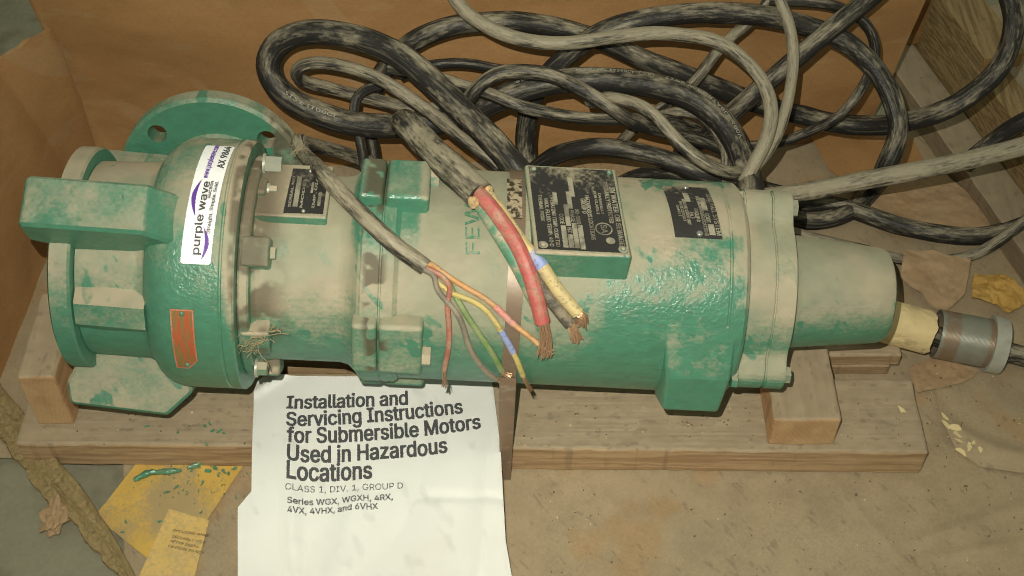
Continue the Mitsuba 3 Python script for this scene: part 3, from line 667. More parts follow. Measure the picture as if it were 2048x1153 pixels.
# ---------------------------------------------------------------- steel strap round the motor and down to the floor
a = np.radians(np.linspace(215, 2, 90)); R_ = 0.0957
yz = np.column_stack([-R_ * np.cos(a), R_ * np.sin(a)])
yz = np.vstack([yz, [[-0.0962, -0.02], [-0.0962, -0.06], [-0.0958, -0.10], [-0.0955, -0.14], [-0.0952, -0.182]]])
def band(yz, xc, w, t):
    yz = np.asarray(yz); d = np.gradient(yz, axis=0); d /= np.linalg.norm(d, axis=1, keepdims=True); nn = np.column_stack([d[:, 1], -d[:, 0]])
    if (nn[0] @ yz[0]) < 0: nn = -nn
    xs_ = np.interp(yz[:, 1], [-0.182, -0.03], [0.0075, 0.0]) * (np.abs(yz[:, 0] + 0.0955) < 0.006); ws_ = np.interp(yz[:, 1], [-0.182, -0.06], [0.70, 1.0])
    ring = np.stack([np.stack([xc + (x - xc) * ws_ + xs_, *(yz + nn * o).T], -1) for x, o in ((xc - w / 2, 0), (xc - w / 2, t), (xc + w / 2, t), (xc + w / 2, 0))], 1)
    V = ring.reshape(-1, 3); F = []
    for i in range(len(yz) - 1):
        for j in range(4):
            p, q = i * 4 + j, i * 4 + (j + 1) % 4; F += [[p, q, q + 4], [p, q + 4, p + 4]]
    m = trimesh.Trimesh(V, F, process=False); m.fix_normals(); return m
add('steel_strap', W(band(yz, -0.0012, 0.0132, 0.0008)), 'strap_steel', 30)
add('steel_strap__overlap', W(band(yz[90:] + [[-0.0010, 0]] * len(yz[90:]), -0.0014, 0.0145, 0.0008)), 'strap_steel', 30)
tag('steel_strap', 'flat rusty steel strap around the motor and down over the plank', 'strap')
RL = 0.0969; cyl_ = on_cyl(RL)
lab = Polygon([(-0.0103, math.radians(79) * RL), (0.0025, math.radians(79) * RL), (0.0020, math.radians(110) * RL), (-0.0106, math.radians(110) * RL)])
add('steel_strap__grimy_label', W(poly_on(lab, 0.003, cyl_, 0.0)), 'grimy_label', True)

# ---------------------------------------------------------------- cables
CABLE_PATHS = {
 'loop': (0.0128, 'printed', [[0.0294,0.112,0.1755],[0.0076,0.118,0.203],[-0.0114,0.1384,0.2143],[-0.0452,0.1727,0.2295],[-0.0795,0.2044,0.2438],[-0.1143,0.2315,0.2552],[-0.1595,0.2525,0.2594],[-0.2052,0.262,0.2563],[-0.2358,0.2621,0.2394],[-0.2455,0.2529,0.2196],[-0.2323,0.2379,0.1996],[-0.2023,0.2256,0.1856],[-0.1653,0.2228,0.1719],[-0.1205,0.2299,0.1615],[-0.0793,0.2321,0.1637],[-0.0457,0.237,0.1716],[-0.0122,0.238,0.1915],[0.0385,0.2449,0.2061],[0.0887,0.2427,0.2118],[0.139,0.2383,0.209],[0.1869,0.2266,0.1974],[0.2166,0.2033,0.1814],[0.2312,0.1637,0.1693],[0.2318,0.115,0.1691],[0.2312,0.1,0.1498]]),
 'innerloop': (0.0066, 'dusty', [[-0.0117,0.1456,0.1832],[-0.0337,0.1595,0.1934],[-0.0583,0.1773,0.2022],[-0.0757,0.1914,0.2092],[-0.1005,0.2071,0.2188],[-0.1239,0.2201,0.2269],[-0.1481,0.2319,0.231],[-0.1735,0.2402,0.2325],[-0.1986,0.2432,0.2326],[-0.2139,0.2426,0.2254],[-0.2149,0.2453,0.2116],[-0.1964,0.2538,0.1947],[-0.1675,0.2588,0.1804],[-0.1377,0.2621,0.1674],[-0.1075,0.2677,0.1536],[-0.0654,0.2692,0.1543],[-0.0334,0.2666,0.1717]]),
 'crossleft': (0.0064, 'mixed', [[-0.1243,0.263,0.2106],[-0.1085,0.2567,0.2125],[-0.0825,0.2445,0.2168],[-0.0519,0.2293,0.2166],[-0.0193,0.2126,0.2179],[0.003,0.2032,0.2137],[0.0376,0.2004,0.2045],[0.0701,0.201,0.198],[0.1111,0.2109,0.1879],[0.1572,0.2316,0.1682],[0.2009,0.2633,0.1244]]),
 'smallarc': (0.0055, 'dark', [[-0.1176,0.2886,0.1788],[-0.0962,0.291,0.1876],[-0.07,0.2927,0.1922],[-0.0439,0.2933,0.191],[-0.0178,0.2931,0.1852],[0.0084,0.2895,0.1821],[0.0452,0.2869,0.1735]]),
 'wave': (0.0072, 'mixed', [[-0.0599,0.2037,0.1783],[-0.0528,0.2054,0.2001],[-0.0414,0.2083,0.2191],[-0.0284,0.2137,0.2329],[-0.0122,0.2182,0.2405],[0.0117,0.2175,0.2436],[0.0361,0.2154,0.2416],[0.06,0.207,0.2348],[0.0839,0.1962,0.2262],[0.109,0.19,0.2104],[0.1369,0.21,0.1781],[0.1738,0.2242,0.1542],[0.2107,0.2298,0.1351],[0.2362,0.234,0.1155]]),
 'branch': (0.0062, 'dusty', [[0.0778,0.2164,0.2055],[0.0925,0.2003,0.2246],[0.1118,0.1877,0.2316],[0.1259,0.1797,0.231],[0.1385,0.1696,0.2272],[0.1615,0.1466,0.2132],[0.1848,0.1326,0.2022],[0.2002,0.1317,0.1932],[0.2157,0.1408,0.1811],[0.2309,0.1596,0.1678]]),
 'topwave': (0.0068, 'pale', [[-0.0642,0.2856,0.2958],[-0.0543,0.2724,0.2866],[-0.0411,0.2604,0.2782],[-0.0205,0.2495,0.2709],[0.0039,0.2411,0.2659],[0.036,0.2363,0.2636],[0.0599,0.2358,0.2646],[0.0842,0.2384,0.2662],[0.1159,0.2422,0.2686],[0.1481,0.2436,0.2694],[0.1785,0.2422,0.2668],[0.203,0.2381,0.2622],[0.226,0.2265,0.2517],[0.2423,0.2114,0.2405],[0.2503,0.1963,0.2293],[0.2519,0.1795,0.2171],[0.2456,0.1598,0.203],[0.2362,0.1465,0.189],[0.2264,0.1354,0.1728]]),
 'vertical': (0.0058, 'pale', [[0.259,0.2944,0.2895],[0.2653,0.2818,0.279],[0.2736,0.2666,0.2638],[0.2781,0.2457,0.245],[0.2756,0.2198,0.2227],[0.2665,0.1911,0.2022],[0.2547,0.17,0.187],[0.24,0.1549,0.1764],[0.229,0.1535,0.1585]]),
 'diagonal': (0.01, 'mixed', [[0.3835,0.3157,0.2861],[0.3571,0.3004,0.267],[0.3292,0.2858,0.2503],[0.2948,0.2667,0.2288],[0.2613,0.2493,0.205],[0.2293,0.2417,0.1715],[0.2099,0.2541,0.1307],[0.1849,0.2742,0.0792]]),
 'thindiagonal': (0.006, 'dusty', [[0.2726,0.3248,0.2662],[0.2447,0.3091,0.2337],[0.2243,0.297,0.222],[0.2074,0.2828,0.2094],[0.1878,0.2664,0.19],[0.1653,0.2645,0.1646],[0.1462,0.2663,0.143],[0.1279,0.2689,0.1186],[0.1152,0.2733,0.0935]]),
 'bigarc': (0.0108, 'streak', [[-0.1469,0.2809,0.1663],[-0.1241,0.2886,0.1988],[-0.1042,0.2951,0.2164],[-0.0687,0.3012,0.2316],[-0.0379,0.3046,0.2353],[-0.0046,0.3058,0.2356],[0.0288,0.307,0.2309],[0.0719,0.3059,0.2202],[0.1072,0.3033,0.2067],[0.1421,0.2994,0.1901],[0.1777,0.2955,0.1765],[0.2142,0.294,0.1607],[0.2489,0.2987,0.14],[0.2908,0.3048,0.1184],[0.3307,0.3052,0.1057],[0.3675,0.2948,0.1055],[0.3991,0.2776,0.1195],[0.4271,0.2589,0.1447],[0.4557,0.2516,0.169],[0.4794,0.2576,0.1861],[0.4989,0.2693,0.2041],[0.5096,0.2857,0.2239],[0.511,0.3012,0.2448],[0.5015,0.316,0.2678]]),
 'blackarc': (0.0106, 'streak', [[0.0171,0.2246,0.0893],[0.0145,0.2509,0.1011],[0.0149,0.2592,0.1296],[0.021,0.2685,0.1598],[0.0367,0.2735,0.1927],[0.0548,0.2763,0.2133],[0.0876,0.2835,0.2377],[0.1201,0.2881,0.2486],[0.1533,0.2922,0.2535],[0.1866,0.2947,0.2553],[0.2247,0.2959,0.2538],[0.2602,0.294,0.2515],[0.296,0.2912,0.243],[0.3318,0.2816,0.2335],[0.3584,0.2677,0.2203],[0.3777,0.2484,0.2031],[0.3883,0.2264,0.1869],[0.3908,0.2066,0.1696],[0.3814,0.1872,0.1518],[0.4109,0.2811,0.02],[0.3883,0.2579,0.016],[0.3532,0.2385,0.015],[0.3216,0.235,0.017],[0.2944,0.2438,0.02]]),
 'thinarc': (0.0056, 'streak', [[0.2623,0.3135,0.2573],[0.2852,0.3141,0.255],[0.3154,0.3132,0.2532],[0.3433,0.3117,0.2449],[0.3626,0.3063,0.2334],[0.3738,0.3007,0.2166],[0.3774,0.2944,0.1988],[0.3733,0.2871,0.1794],[0.3635,0.2789,0.1584],[0.3463,0.2676,0.1418],[0.3226,0.2688,0.1209],[0.2968,0.2679,0.1065],[0.2728,0.2614,0.1059],[0.2457,0.2599,0.1058]]),
 'lowarc': (0.0096, 'dark', [[0.0193,0.2296,0.0919],[0.0338,0.2256,0.1141],[0.0549,0.2157,0.1383],[0.0886,0.208,0.1525],[0.1216,0.203,0.1522],[0.1556,0.1986,0.1452],[0.1892,0.187,0.1373],[0.2197,0.1884,0.1231],[0.285,0.2694,0.03],[0.3324,0.269,0.016]]),
 'palethick': (0.0092, 'pale', [[0.204,0.125,0.1556],[0.2279,0.125,0.1605],[0.2785,0.135,0.1588],[0.3428,0.145,0.1655],[0.4053,0.15,0.1763],[0.4687,0.16,0.1863],[0.5012,0.165,0.1936],[0.5342,0.17,0.2049]]),
 'backright': (0.01, 'streak', [[0.2842,0.2496,0.018],[0.3192,0.2583,0.018],[0.3631,0.2575,0.018],[0.402,0.2412,0.017],[0.4356,0.2259,0.016],[0.4813,0.2137,0.016],[0.516,0.2103,0.018],[0.5524,0.2171,0.022],[0.602,0.234,0.03]]),
 'thinright': (0.006, 'dusty', [[0.2625,0.2225,0.03],[0.3005,0.2065,0.03],[0.3331,0.1992,0.025],[0.3805,0.19,0.018],[0.4283,0.1818,0.01],[0.4764,0.1821,0.008],[0.5121,0.1892,0.014],[0.5322,0.1937,0.03],[0.5529,0.2001,0.05],[0.5843,0.2236,0.06]]),
 'edge': (0.01, 'dark', [[0.4871,0.2421,0.0946],[0.5074,0.2541,0.1076],[0.5231,0.2566,0.1262],[0.5377,0.253,0.1471],[0.5633,0.2514,0.1678]]),
 'inner': (0.0056, 'dusty', [[0.1386,0.2637,0.1362],[0.1585,0.2509,0.1586],[0.1828,0.2428,0.1685],[0.2022,0.2319,0.1652],[0.2145,0.2152,0.1556],[0.2193,0.2009,0.1459],[0.2171,0.1814,0.13],[0.2152,0.1762,0.1077]]),
 'darkbit': (0.0066, 'dark', [[0.1003,0.1967,0.0982],[0.1171,0.2148,0.0973],[0.1397,0.2305,0.0924],[0.1707,0.2389,0.0829],[0.2151,0.2356,0.0695]]),
 'hook': (0.0052, 'dark', [[-0.136,0.2611,0.1884],[-0.1466,0.2534,0.191],[-0.1563,0.2454,0.1898],[-0.161,0.2374,0.1821],[-0.1602,0.227,0.1709],[-0.1559,0.2136,0.1556],[-0.153,0.2043,0.1392],[-0.1501,0.1891,0.1239]]),
 'stub': (0.0062, 'dark', [[-0.1525,0.2708,0.1348],[-0.1508,0.2591,0.1261],[-0.1481,0.2485,0.1106],[-0.1456,0.2296,0.0919]]),
 'control': (0.0073, 'streakpale', [[-0.1177,0.2089,0.1082],[-0.1627,0.2232,0.1228],[-0.1775,0.2111,0.1426],[-0.1931,0.1924,0.1669],[-0.2029,0.1645,0.1988],[-0.2045,0.1471,0.2141],[-0.2007,0.1376,0.2139],[-0.1837,0.098,0.235],[-0.1582,0.0182,0.2951],[-0.14,-0.0062,0.2955],[-0.1244,-0.0258,0.2948],[-0.1091,-0.0422,0.2918],[-0.0936,-0.052,0.2825],[-0.0802,-0.0585,0.2751],[-0.0708,-0.0636,0.2703]]),
 'supply': (0.013, 'dusty', [[-0.0327,0.1773,0.1282],[-0.0615,0.2026,0.1323],[-0.0878,0.1964,0.1694],[-0.0986,0.1753,0.2066],[-0.1018,0.1625,0.2233],[-0.0904,0.1,0.2745],[-0.0779,0.078,0.2789],[-0.0594,0.0366,0.2951],[-0.0416,0.0106,0.299],[-0.0266,-0.0082,0.2981]]),
}
WIRE_PATHS = {
 'red': (0.0066, [[-0.0308,-0.0037,0.3002],[-0.0215,-0.0168,0.3004],[-0.0086,-0.0333,0.2937],[0.0057,-0.055,0.2834],[0.0151,-0.0731,0.2688],[0.0204,-0.0845,0.2538],[0.0251,-0.0945,0.2371]], [[0.0251,-0.0941,0.2378],[0.0277,-0.1004,0.2247],[0.0259,-0.107,0.2063]]),
 'green': (0.0064, [[-0.0317,-0.0035,0.2952],[-0.0253,-0.0151,0.2928],[-0.0128,-0.0351,0.2849],[0.0004,-0.054,0.2738],[0.0099,-0.0676,0.2626],[0.0173,-0.0781,0.2515],[0.0214,-0.0827,0.2454]], []),
 'yellow': (0.0056, [[-0.0276,0.0008,0.298],[-0.0183,-0.0099,0.297],[-0.0066,-0.0264,0.2913],[0.0066,-0.0446,0.283],[0.0155,-0.0555,0.2791],[0.0249,-0.0641,0.2716],[0.0361,-0.0746,0.258],[0.0456,-0.0817,0.2487],[0.0544,-0.0879,0.2407]], [[0.0544,-0.0876,0.241],[0.0581,-0.089,0.2388],[0.0564,-0.0909,0.2295]]),
 'black': (0.0056, [[-0.0285,0.0009,0.2921],[-0.0141,-0.0259,0.2873],[0.0025,-0.0514,0.2753],[0.0172,-0.0687,0.2625],[0.0304,-0.0796,0.2506],[0.0404,-0.0869,0.2402],[0.048,-0.0917,0.2317]], [[0.048,-0.0915,0.2321],[0.0514,-0.0948,0.2263],[0.0541,-0.0976,0.2166]]),
 'orange': (0.0024, [[-0.0732,-0.0629,0.272],[-0.0684,-0.0614,0.2728],[-0.0591,-0.0636,0.2667],[-0.0461,-0.0686,0.2587],[-0.0346,-0.0728,0.2529],[-0.0244,-0.0763,0.2481],[-0.0136,-0.0814,0.2413],[0.0012,-0.0893,0.2288],[0.0129,-0.0961,0.2226],[0.0224,-0.1013,0.2165]], [[0.022,-0.1011,0.217],[0.0283,-0.1039,0.2145],[0.0354,-0.1058,0.2109]]),
 'thin_yellow': (0.0024, [[-0.073,-0.0628,0.2682],[-0.0674,-0.0645,0.2652],[-0.0601,-0.0699,0.2582],[-0.049,-0.0751,0.2517],[-0.0367,-0.0776,0.2471],[-0.0256,-0.0809,0.2419],[-0.0162,-0.0861,0.2327],[-0.0092,-0.0909,0.2216],[0.0008,-0.0973,0.2014],[0.0059,-0.1,0.187],[0.0094,-0.1002,0.1718]], [[0.0094,-0.1003,0.1726],[0.013,-0.0985,0.1581],[0.017,-0.0822,0.1241]]),
 'thin_green': (0.0026, [[-0.0722,-0.0602,0.2702],[-0.064,-0.0625,0.2679],[-0.0543,-0.0674,0.2604],[-0.0486,-0.0737,0.2519],[-0.0398,-0.0828,0.2378],[-0.0288,-0.0906,0.2205],[-0.0185,-0.0953,0.2015],[-0.0086,-0.0973,0.175]], [[-0.009,-0.0973,0.1758],[-0.0052,-0.0979,0.1716],[-0.0,-0.0987,0.1698]]),
 'thin_red': (0.0024, [[-0.073,-0.0625,0.2697],[-0.0623,-0.0663,0.2672],[-0.0541,-0.0703,0.2624],[-0.051,-0.0743,0.2559],[-0.0528,-0.0792,0.2476],[-0.0526,-0.0878,0.2322],[-0.0527,-0.0945,0.214],[-0.0549,-0.0978,0.1966],[-0.0581,-0.0989,0.1786]], [[-0.0581,-0.099,0.1794],[-0.0581,-0.0989,0.1665],[-0.0585,-0.0909,0.1421]]),
 'gray': (0.0025, [[-0.0733,-0.0645,0.2695],[-0.0639,-0.0685,0.2654],[-0.0624,-0.0731,0.2594],[-0.056,-0.0788,0.2491],[-0.0478,-0.0849,0.2423],[-0.0411,-0.0899,0.2282],[-0.0365,-0.0956,0.2087],[-0.0293,-0.0982,0.1903],[-0.021,-0.0979,0.1738],[-0.0147,-0.0966,0.1635]], [[-0.0151,-0.0968,0.1645],[-0.0121,-0.0964,0.1626],[-0.0091,-0.0958,0.1582]]),
}

CABLE_LABELS = {
 'loop': ('thickest black cable with white print looping at the left and arching over the tangle', 'cable_loop'),
 'innerloop': ('dusty cable doubling back inside the big left loop', 'x'),
 'crossleft': ('cable sloping right across the printed cable, below the arched one', 'x'),
 'smallarc': ('short dark cable arc against the carton wall, mid left of tangle', 'x'),
 'wave': ('dark cable arching over the others in the middle of the tangle', 'x'),
 'branch': ('thin dusty cable running down right to behind the nameplate', 'x'),
 'topwave': ('pale dusty cable waving across the top then curling down right', 'x'),
 'vertical': ('thin pale cable hanging straight down from the top edge', 'x'),
 'diagonal': ('thick straight cable running diagonally to the upper right', 'x'),
 'thindiagonal': ('thin dusty cable running diagonally beneath the printed cable', 'x'),
 'bigarc': ('thick cable against the wall that swings up at the right edge', 'x'),
 'blackarc': ('thick black cable curving down in front of the pallet', 'x'),
 'thinarc': ('thin cable curving round behind the thick black arc at right', 'x'),
 'lowarc': ('low black cable humped just behind the large nameplate', 'x'),
 'palethick': ('thick pale dusty cable running right from behind the motor end', 'x'),
 'backright': ('thick streaked cable lying on the floor at the right', 'x'),
 'thinright': ('thin cable on the floor behind the tapered cap', 'x'),
 'edge': ('dark cable entering at the right edge above the pale thick one', 'x'),
 'inner': ('thin dusty cable bending inside the curve of the printed cable', 'x'),
 'darkbit': ('short dark cable low behind the boss, under the humped cable', 'x'),
 'hook': ('thin dark cable hooking down behind the middle flange', 'x'),
 'stub': ('short black cable stub behind the top flange lug', 'x')}
def path_text(P, r, s0, s1, text, h, ang):
    t, n, b = frames(P); L = np.concatenate([[0], np.cumsum(np.linalg.norm(np.diff(P, axis=0), axis=1))])
    m = letters(text, h, False, 0.0002); v = np.array(m.vertices); w = v[:, 0].max()
    s = s0 + v[:, 0] / w * (s1 - s0)
    C = np.stack([np.interp(s, L, P[:, i]) for i in range(3)], -1); tt = np.stack([np.interp(s, L, t[:, i]) for i in range(3)], -1)
    up = np.array([0, -0.656, 0.755]) if False else np.array([0, -math.cos(ang), math.sin(ang)])
    e = up - tt * (tt @ up)[:, None]; e /= np.linalg.norm(e, axis=1, keepdims=True); g = np.cross(e, tt) * -1
    th = (v[:, 1] - h / 2) / r
    m.vertices = C + (r + 0.0003 + v[:, 2])[:, None] * (np.cos(th)[:, None] * e + np.sin(th)[:, None] * g)
    return m
for i, (nm, (r, kind, pts)) in enumerate(CABLE_PATHS.items()):
    if nm in ('control', 'supply'): continue
    m, uvc, P = tube(pts, r, 18, 0.005, wob=0.14, seed=i)
    uvc = uvc + [i * 3.17, 0]
    key = add('power_cable', m, 'rubber_' + kind, True, uv=uvc)
    tag(key, CABLE_LABELS[nm][0], 'cable')
    if nm == 'loop':
        L = np.linalg.norm(np.diff(P, axis=0), axis=1).sum()
        tx = [path_text(P, r, L * f0, L * f1, t, 0.0034, math.radians(a_)) for f0, f1, t, a_ in ((0.655, 0.70, '90C (-40C)', 88), (0.715, 0.79, 'RESISTANT E42600A-L (UL)', 92), (0.80, 0.90, 'TYPE W PORTABLE 600V', 95), (0.40, 0.455, '212 F (100C)', 60))]
        for q in tx: add(key + '__print', q, 'print_white', False)

def strands(path, rad_, n, seed, r=0.00055, splay=1.6):
    rng = np.random.default_rng(seed); P = spline(path, 0.004); t, nn, b = frames(P); ms = []
    for k_ in range(n):
        a_, q = rng.uniform(0, 6.28), math.sqrt(rng.uniform(0, 1)); L = rng.uniform(0.8, 1.0); tw = rng.uniform(-0.9, 0.9)
        K = max(4, int(len(P) * L)); f = np.linspace(0, L, K); idx = np.linspace(0, (len(P) - 1) * L, K)
        C = np.stack([np.interp(idx, np.arange(len(P)), P[:, i]) for i in range(3)], -1); N = np.stack([np.interp(idx, np.arange(len(P)), nn[:, i]) for i in range(3)], -1); B = np.stack([np.interp(idx, np.arange(len(P)), b[:, i]) for i in range(3)], -1)
        R2 = rad_ * q * (0.75 + (splay - 0.75) * f ** 1.5 * rng.uniform(0.3, 1)); an = a_ + tw * f * 2
        ms.append(tube(C + R2[:, None] * (np.cos(an)[:, None] * N + np.sin(an)[:, None] * B), r, 5, 0.003)[0])
    return join(ms)
def cut_cable(nm, key, label, wires, taps, cap_r):
    r, kind, pts = CABLE_PATHS[nm]
    m, uvc, P = tube(pts, r, 20, 0.004, wob=0.06, seed=40)
    add(key + '__jacket', m, 'rubber_' + kind, True, uv=uvc + [55.0 + len(nm), 0]); tag(key, label, 'cable')
    for w in wires:
        wr, wp, sp = WIRE_PATHS[w]
        wname = 'wire'
        wk = add(key + '__' + wname, tube(wp, wr, 14, 0.004, wob=0.08)[0], 'wire_' + w, True)
        labels[wk] = {'label': w.replace('thin_', '') + ' insulated wire'}
        if sp: add(wk + '__copper_strands', strands(sp, wr * 0.85, 70 if wr > 0.005 else 16, len(w), r=0.00042 if wr > 0.005 else 0.0003, splay=1.5 if wr > 0.005 else 1.9), 'copper', False)
        if w in taps:
            c0, c1, mat_ = taps[w]
            Q = spline(wp, 0.002); i0 = np.argmin(np.linalg.norm(Q - c0, axis=1)); i1 = np.argmin(np.linalg.norm(Q - c1, axis=1))
            add(wk + '__tape_band', tube(Q[i0:i1 + 1], wr + 0.0005, 14, 0.002)[0], mat_, True)
    return P
cut_cable('supply', 'supply_cable', 'thick dusty cable end with red, green, yellow and black wires', ['red', 'green', 'yellow', 'black'], {'yellow': (np.array([0.0155,-0.0555,0.2791]), np.array([0.0249,-0.0641,0.2716]), 'tape_blue')}, 0.0143)
cut_cable('control', 'control_cable', 'thin dusty cable end with five small coloured wires over the seal housing', ['orange', 'thin_yellow', 'thin_green', 'thin_red', 'gray'],
          {'thin_yellow': (np.array([-0.0092,-0.0909,0.2216]), np.array([0.0008,-0.0973,0.2014]), 'tape_blue'), 'orange': (np.array([-0.0136,-0.0814,0.2413]), np.array([0.0012,-0.0893,0.2288]), 'tape_pink')}, 0.0078)
for q in ([-0.0204,-0.0031,0.2995], [-0.0314,-0.0175,0.2999]):
    m = trimesh.creation.icosphere(subdivisions=3, radius=0.0050); vv = np.array(m.vertices) * (0.7 + 0.6 * meshkit.fbm(np.array(m.vertices) * 300, 2, 4))[:, None]; m.vertices = vv + np.array(q)
    add('supply_cable__filler', m, 'filler', True)

# ---------------------------------------------------------------- instruction booklet
PY = np.array([0.02, -0.02, -0.06, -0.1, -0.14, -0.18, -0.23, -0.3]); PZ = np.array([0.0405, 0.041, 0.0425, 0.042, 0.036, 0.028, 0.02, 0.014])
PT = np.concatenate([[0], np.cumsum(np.hypot(np.diff(PY), np.diff(PZ)))])
csy, csz = CubicSpline(PT, PY), CubicSpline(PT, PZ)
def page(s, t, h, lift=0.0, seed=0):
    z = csz(t); y = csy(t)
    w = 0.004 * np.sin((s + 0.02) * 26 + t * 9) * np.clip(t / 0.12, 0, 1) + 0.0035 * np.exp(-((s + 0.10 + t * 0.25) / 0.016) ** 2) * np.clip((t - 0.10) / 0.05, 0, 1)
    w = w + 0.0022 * np.exp(-((s + 0.225 - 0.14 * t) / 0.008) ** 2) * np.clip((t - 0.05) / 0.08, 0, 1) + 0.0035 * (meshkit.fbm(np.stack([s * 11, t * 11, s * 0 + seed], -1), 2, 1) - 0.5)
    w = w * 1.5 + 0.07 * np.maximum(0, s + 0.055 + 0.35 * (t - 0.2)) * np.clip((t - 0.15) / 0.03, 0, 1) * np.clip((0.06 - s) / 0.06, 0, 1) * 0.6 + 0.0030 * np.exp(-((s + 0.015 + t * 0.05) / 0.010) ** 2) * np.clip((t - 0.06) / 0.06, 0, 1) + 0.0035 * np.exp(-(((s + 0.222) + (t - 0.02)) / 0.008) ** 2) * np.clip((0.07 - t) / 0.03, 0, 1)
    w = w + 0.004 * np.clip((s + 0.05) / 0.05, 0, 1) ** 2 * np.clip(t / 0.05, 0, 1)
    w = w - 0.0016 * np.exp(-((t - 0.150 - 0.12 * (s + 0.13)) / 0.005) ** 2) * np.clip((s + 0.17) / 0.04, 0, 1)
    return np.stack([s, y, z + np.maximum(w + 0.003, -0.0005) + h + lift], -1)
def page_sheet(poly, lift, seed, h=0.0): return poly_on(Polygon(poly), 0.0035, lambda s, t, z: page(s, t, h, lift, seed))
cover = [[-0.24367, 0.02385], [-0.01965, 0.02385], [-0.0184, 0.05059], [-0.01312, 0.11198], [-0.00962, 0.16016], [-0.00531, 0.24217], [-0.23039, 0.24217], [-0.23947, 0.1355], [-0.24975, 0.04439], [-0.24964, 0.03069]]
add('instruction_booklet__cover', page_sheet(cover, 0.0, 0), 'paper', True)
inner = [[-0.23663, 0.1405], [-0.01802, 0.1405], [-0.00955, 0.17925], [0.00088, 0.24217], [-0.24233, 0.24217], [-0.24911, 0.17071], [-0.23721, 0.15283]]
add('instruction_booklet__page', page_sheet(inner, -0.0042, 0), 'paper', True)
under = [[-0.24611, 0.03512], [-0.01856, 0.03512], [-0.01077, 0.11198], [-0.00354, 0.24217], [-0.22287, 0.24217]]
add('instruction_booklet__page', page_sheet(under, -0.0022, 0), 'paper', True)
tag('instruction_booklet', 'white instruction booklet with bold black heading tucked under the pump', 'booklet')
LINES = [('Installation and', [-0.21563, 0.06582], [-0.10036, 0.05728], 27), ('Servicing Instructions', [-0.21313, 0.08717], [-0.047, 0.06824], 28), ('for Submersible Motors', [-0.21052, 0.10594], [-0.02941, 0.08838], 29), ('Used in Hazardous', [-0.20797, 0.12584], [-0.06038, 0.11359], 29), ('Locations', [-0.20672, 0.14404], [-0.12949, 0.13905], 30)]
ms = [lay_text(t, np.array(a_) + [o, 0], np.array(b_) + [o, 0], h * 0.00058, lambda s, q, z: page(s, q, z * 0.3 + 0.0007 + abs(o) * 0.05), flip=-1) for t, a_, b_, h in LINES for o in (-0.0003, 0.0003)]
add('instruction_booklet__cover__heading', join(ms), 'ink', False)
SUB = [('CLASS 1, DIV. 1, GROUP D', [-0.2071, 0.15532], [-0.10038, 0.14896], 14, False), ('Series WGX, WGXH, 4RX,', [-0.2042, 0.16781], [-0.10909, 0.15967], 13, True), ('4VX, 4VHX, and 6VHX', [-0.20346, 0.17643], [-0.12238, 0.16878], 13, True)]
ms = [lay_text(t, a_, b_, h * 0.00043, lambda s, q, z: page(s, q, z * 0.3 + 0.0007), flip=-1, bold=b) for t, a_, b_, h, b in SUB]
add('instruction_booklet__cover__small_print', join(ms), 'ink', False)
sa, sb = np.array([-0.24067, 0.03569]), np.array([-0.23394, 0.02699]); pts_ = [page(np.array([q[0]]), np.array([q[1]]), 0.0009)[0] for q in (sa, (sa + sb) / 2, sb)]
add('instruction_booklet__staple', tube(pts_, 0.0004, 6, 0.003)[0], 'screw_metal', True)

# ---------------------------------------------------------------- yellow envelope, slip, paint
env = [(-0.3612, -0.0745), (-0.2573, -0.0758), (-0.2858, -0.1424), (-0.3010, -0.1660), (-0.3340, -0.1807), (-0.3913, -0.1370)]
def env_z(x, y): return 0.0022 + 0.0018 * meshkit.fbm(np.stack([x * 40, y * 40, x * 0], -1), 2, 3)
def on_env(h): return lambda x, y, z: np.stack([x, y, env_z(x, y) + h + z], -1)
add('yellow_envelope', poly_on(Polygon(env), 0.004, on_env(0.0)), 'envelope', True)
flap = [(-0.3913, -0.1370), (-0.374, -0.1318), (-0.352, -0.1335), (-0.322, -0.1405), (-0.3275, -0.172), (-0.3340, -0.1807)]
add('yellow_envelope__flap', poly_on(Polygon(flap), 0.004, on_env(0.0008)), 'envelope', True)
tag('yellow_envelope', 'dusty yellow envelope flecked with green paint, half under the plank', 'envelope')
slip = [(-0.322, -0.1300), (-0.2825, -0.1424), (-0.2870, -0.1985), (-0.2880, -0.23), (-0.345, -0.23), (-0.3352, -0.1900)]
add('printed_slip', poly_on(Polygon(slip), 0.004, on_env(0.0016)), 'slip', True)
tag('printed_slip', 'yellow slip with small faded print lying over the envelope', 'paper')
ms = [lay_text(t, a_, b_, 0.0023, on_env(0.0022), bold=False) for t, a_, b_ in (('ENCLOSED NAME', [-0.3140,-0.1542], [-0.2806,-0.1600]), ('SECURELY TO A', [-0.3143,-0.1605], [-0.2823,-0.1673]), ('AFTER INSTA', [-0.3154,-0.1652], [-0.2880,-0.1720]), ('CAUTION. DO NOT', [-0.3163,-0.1704], [-0.2824,-0.1782]))]
add('printed_slip__lettering', join(ms), 'envelope_ink', False)

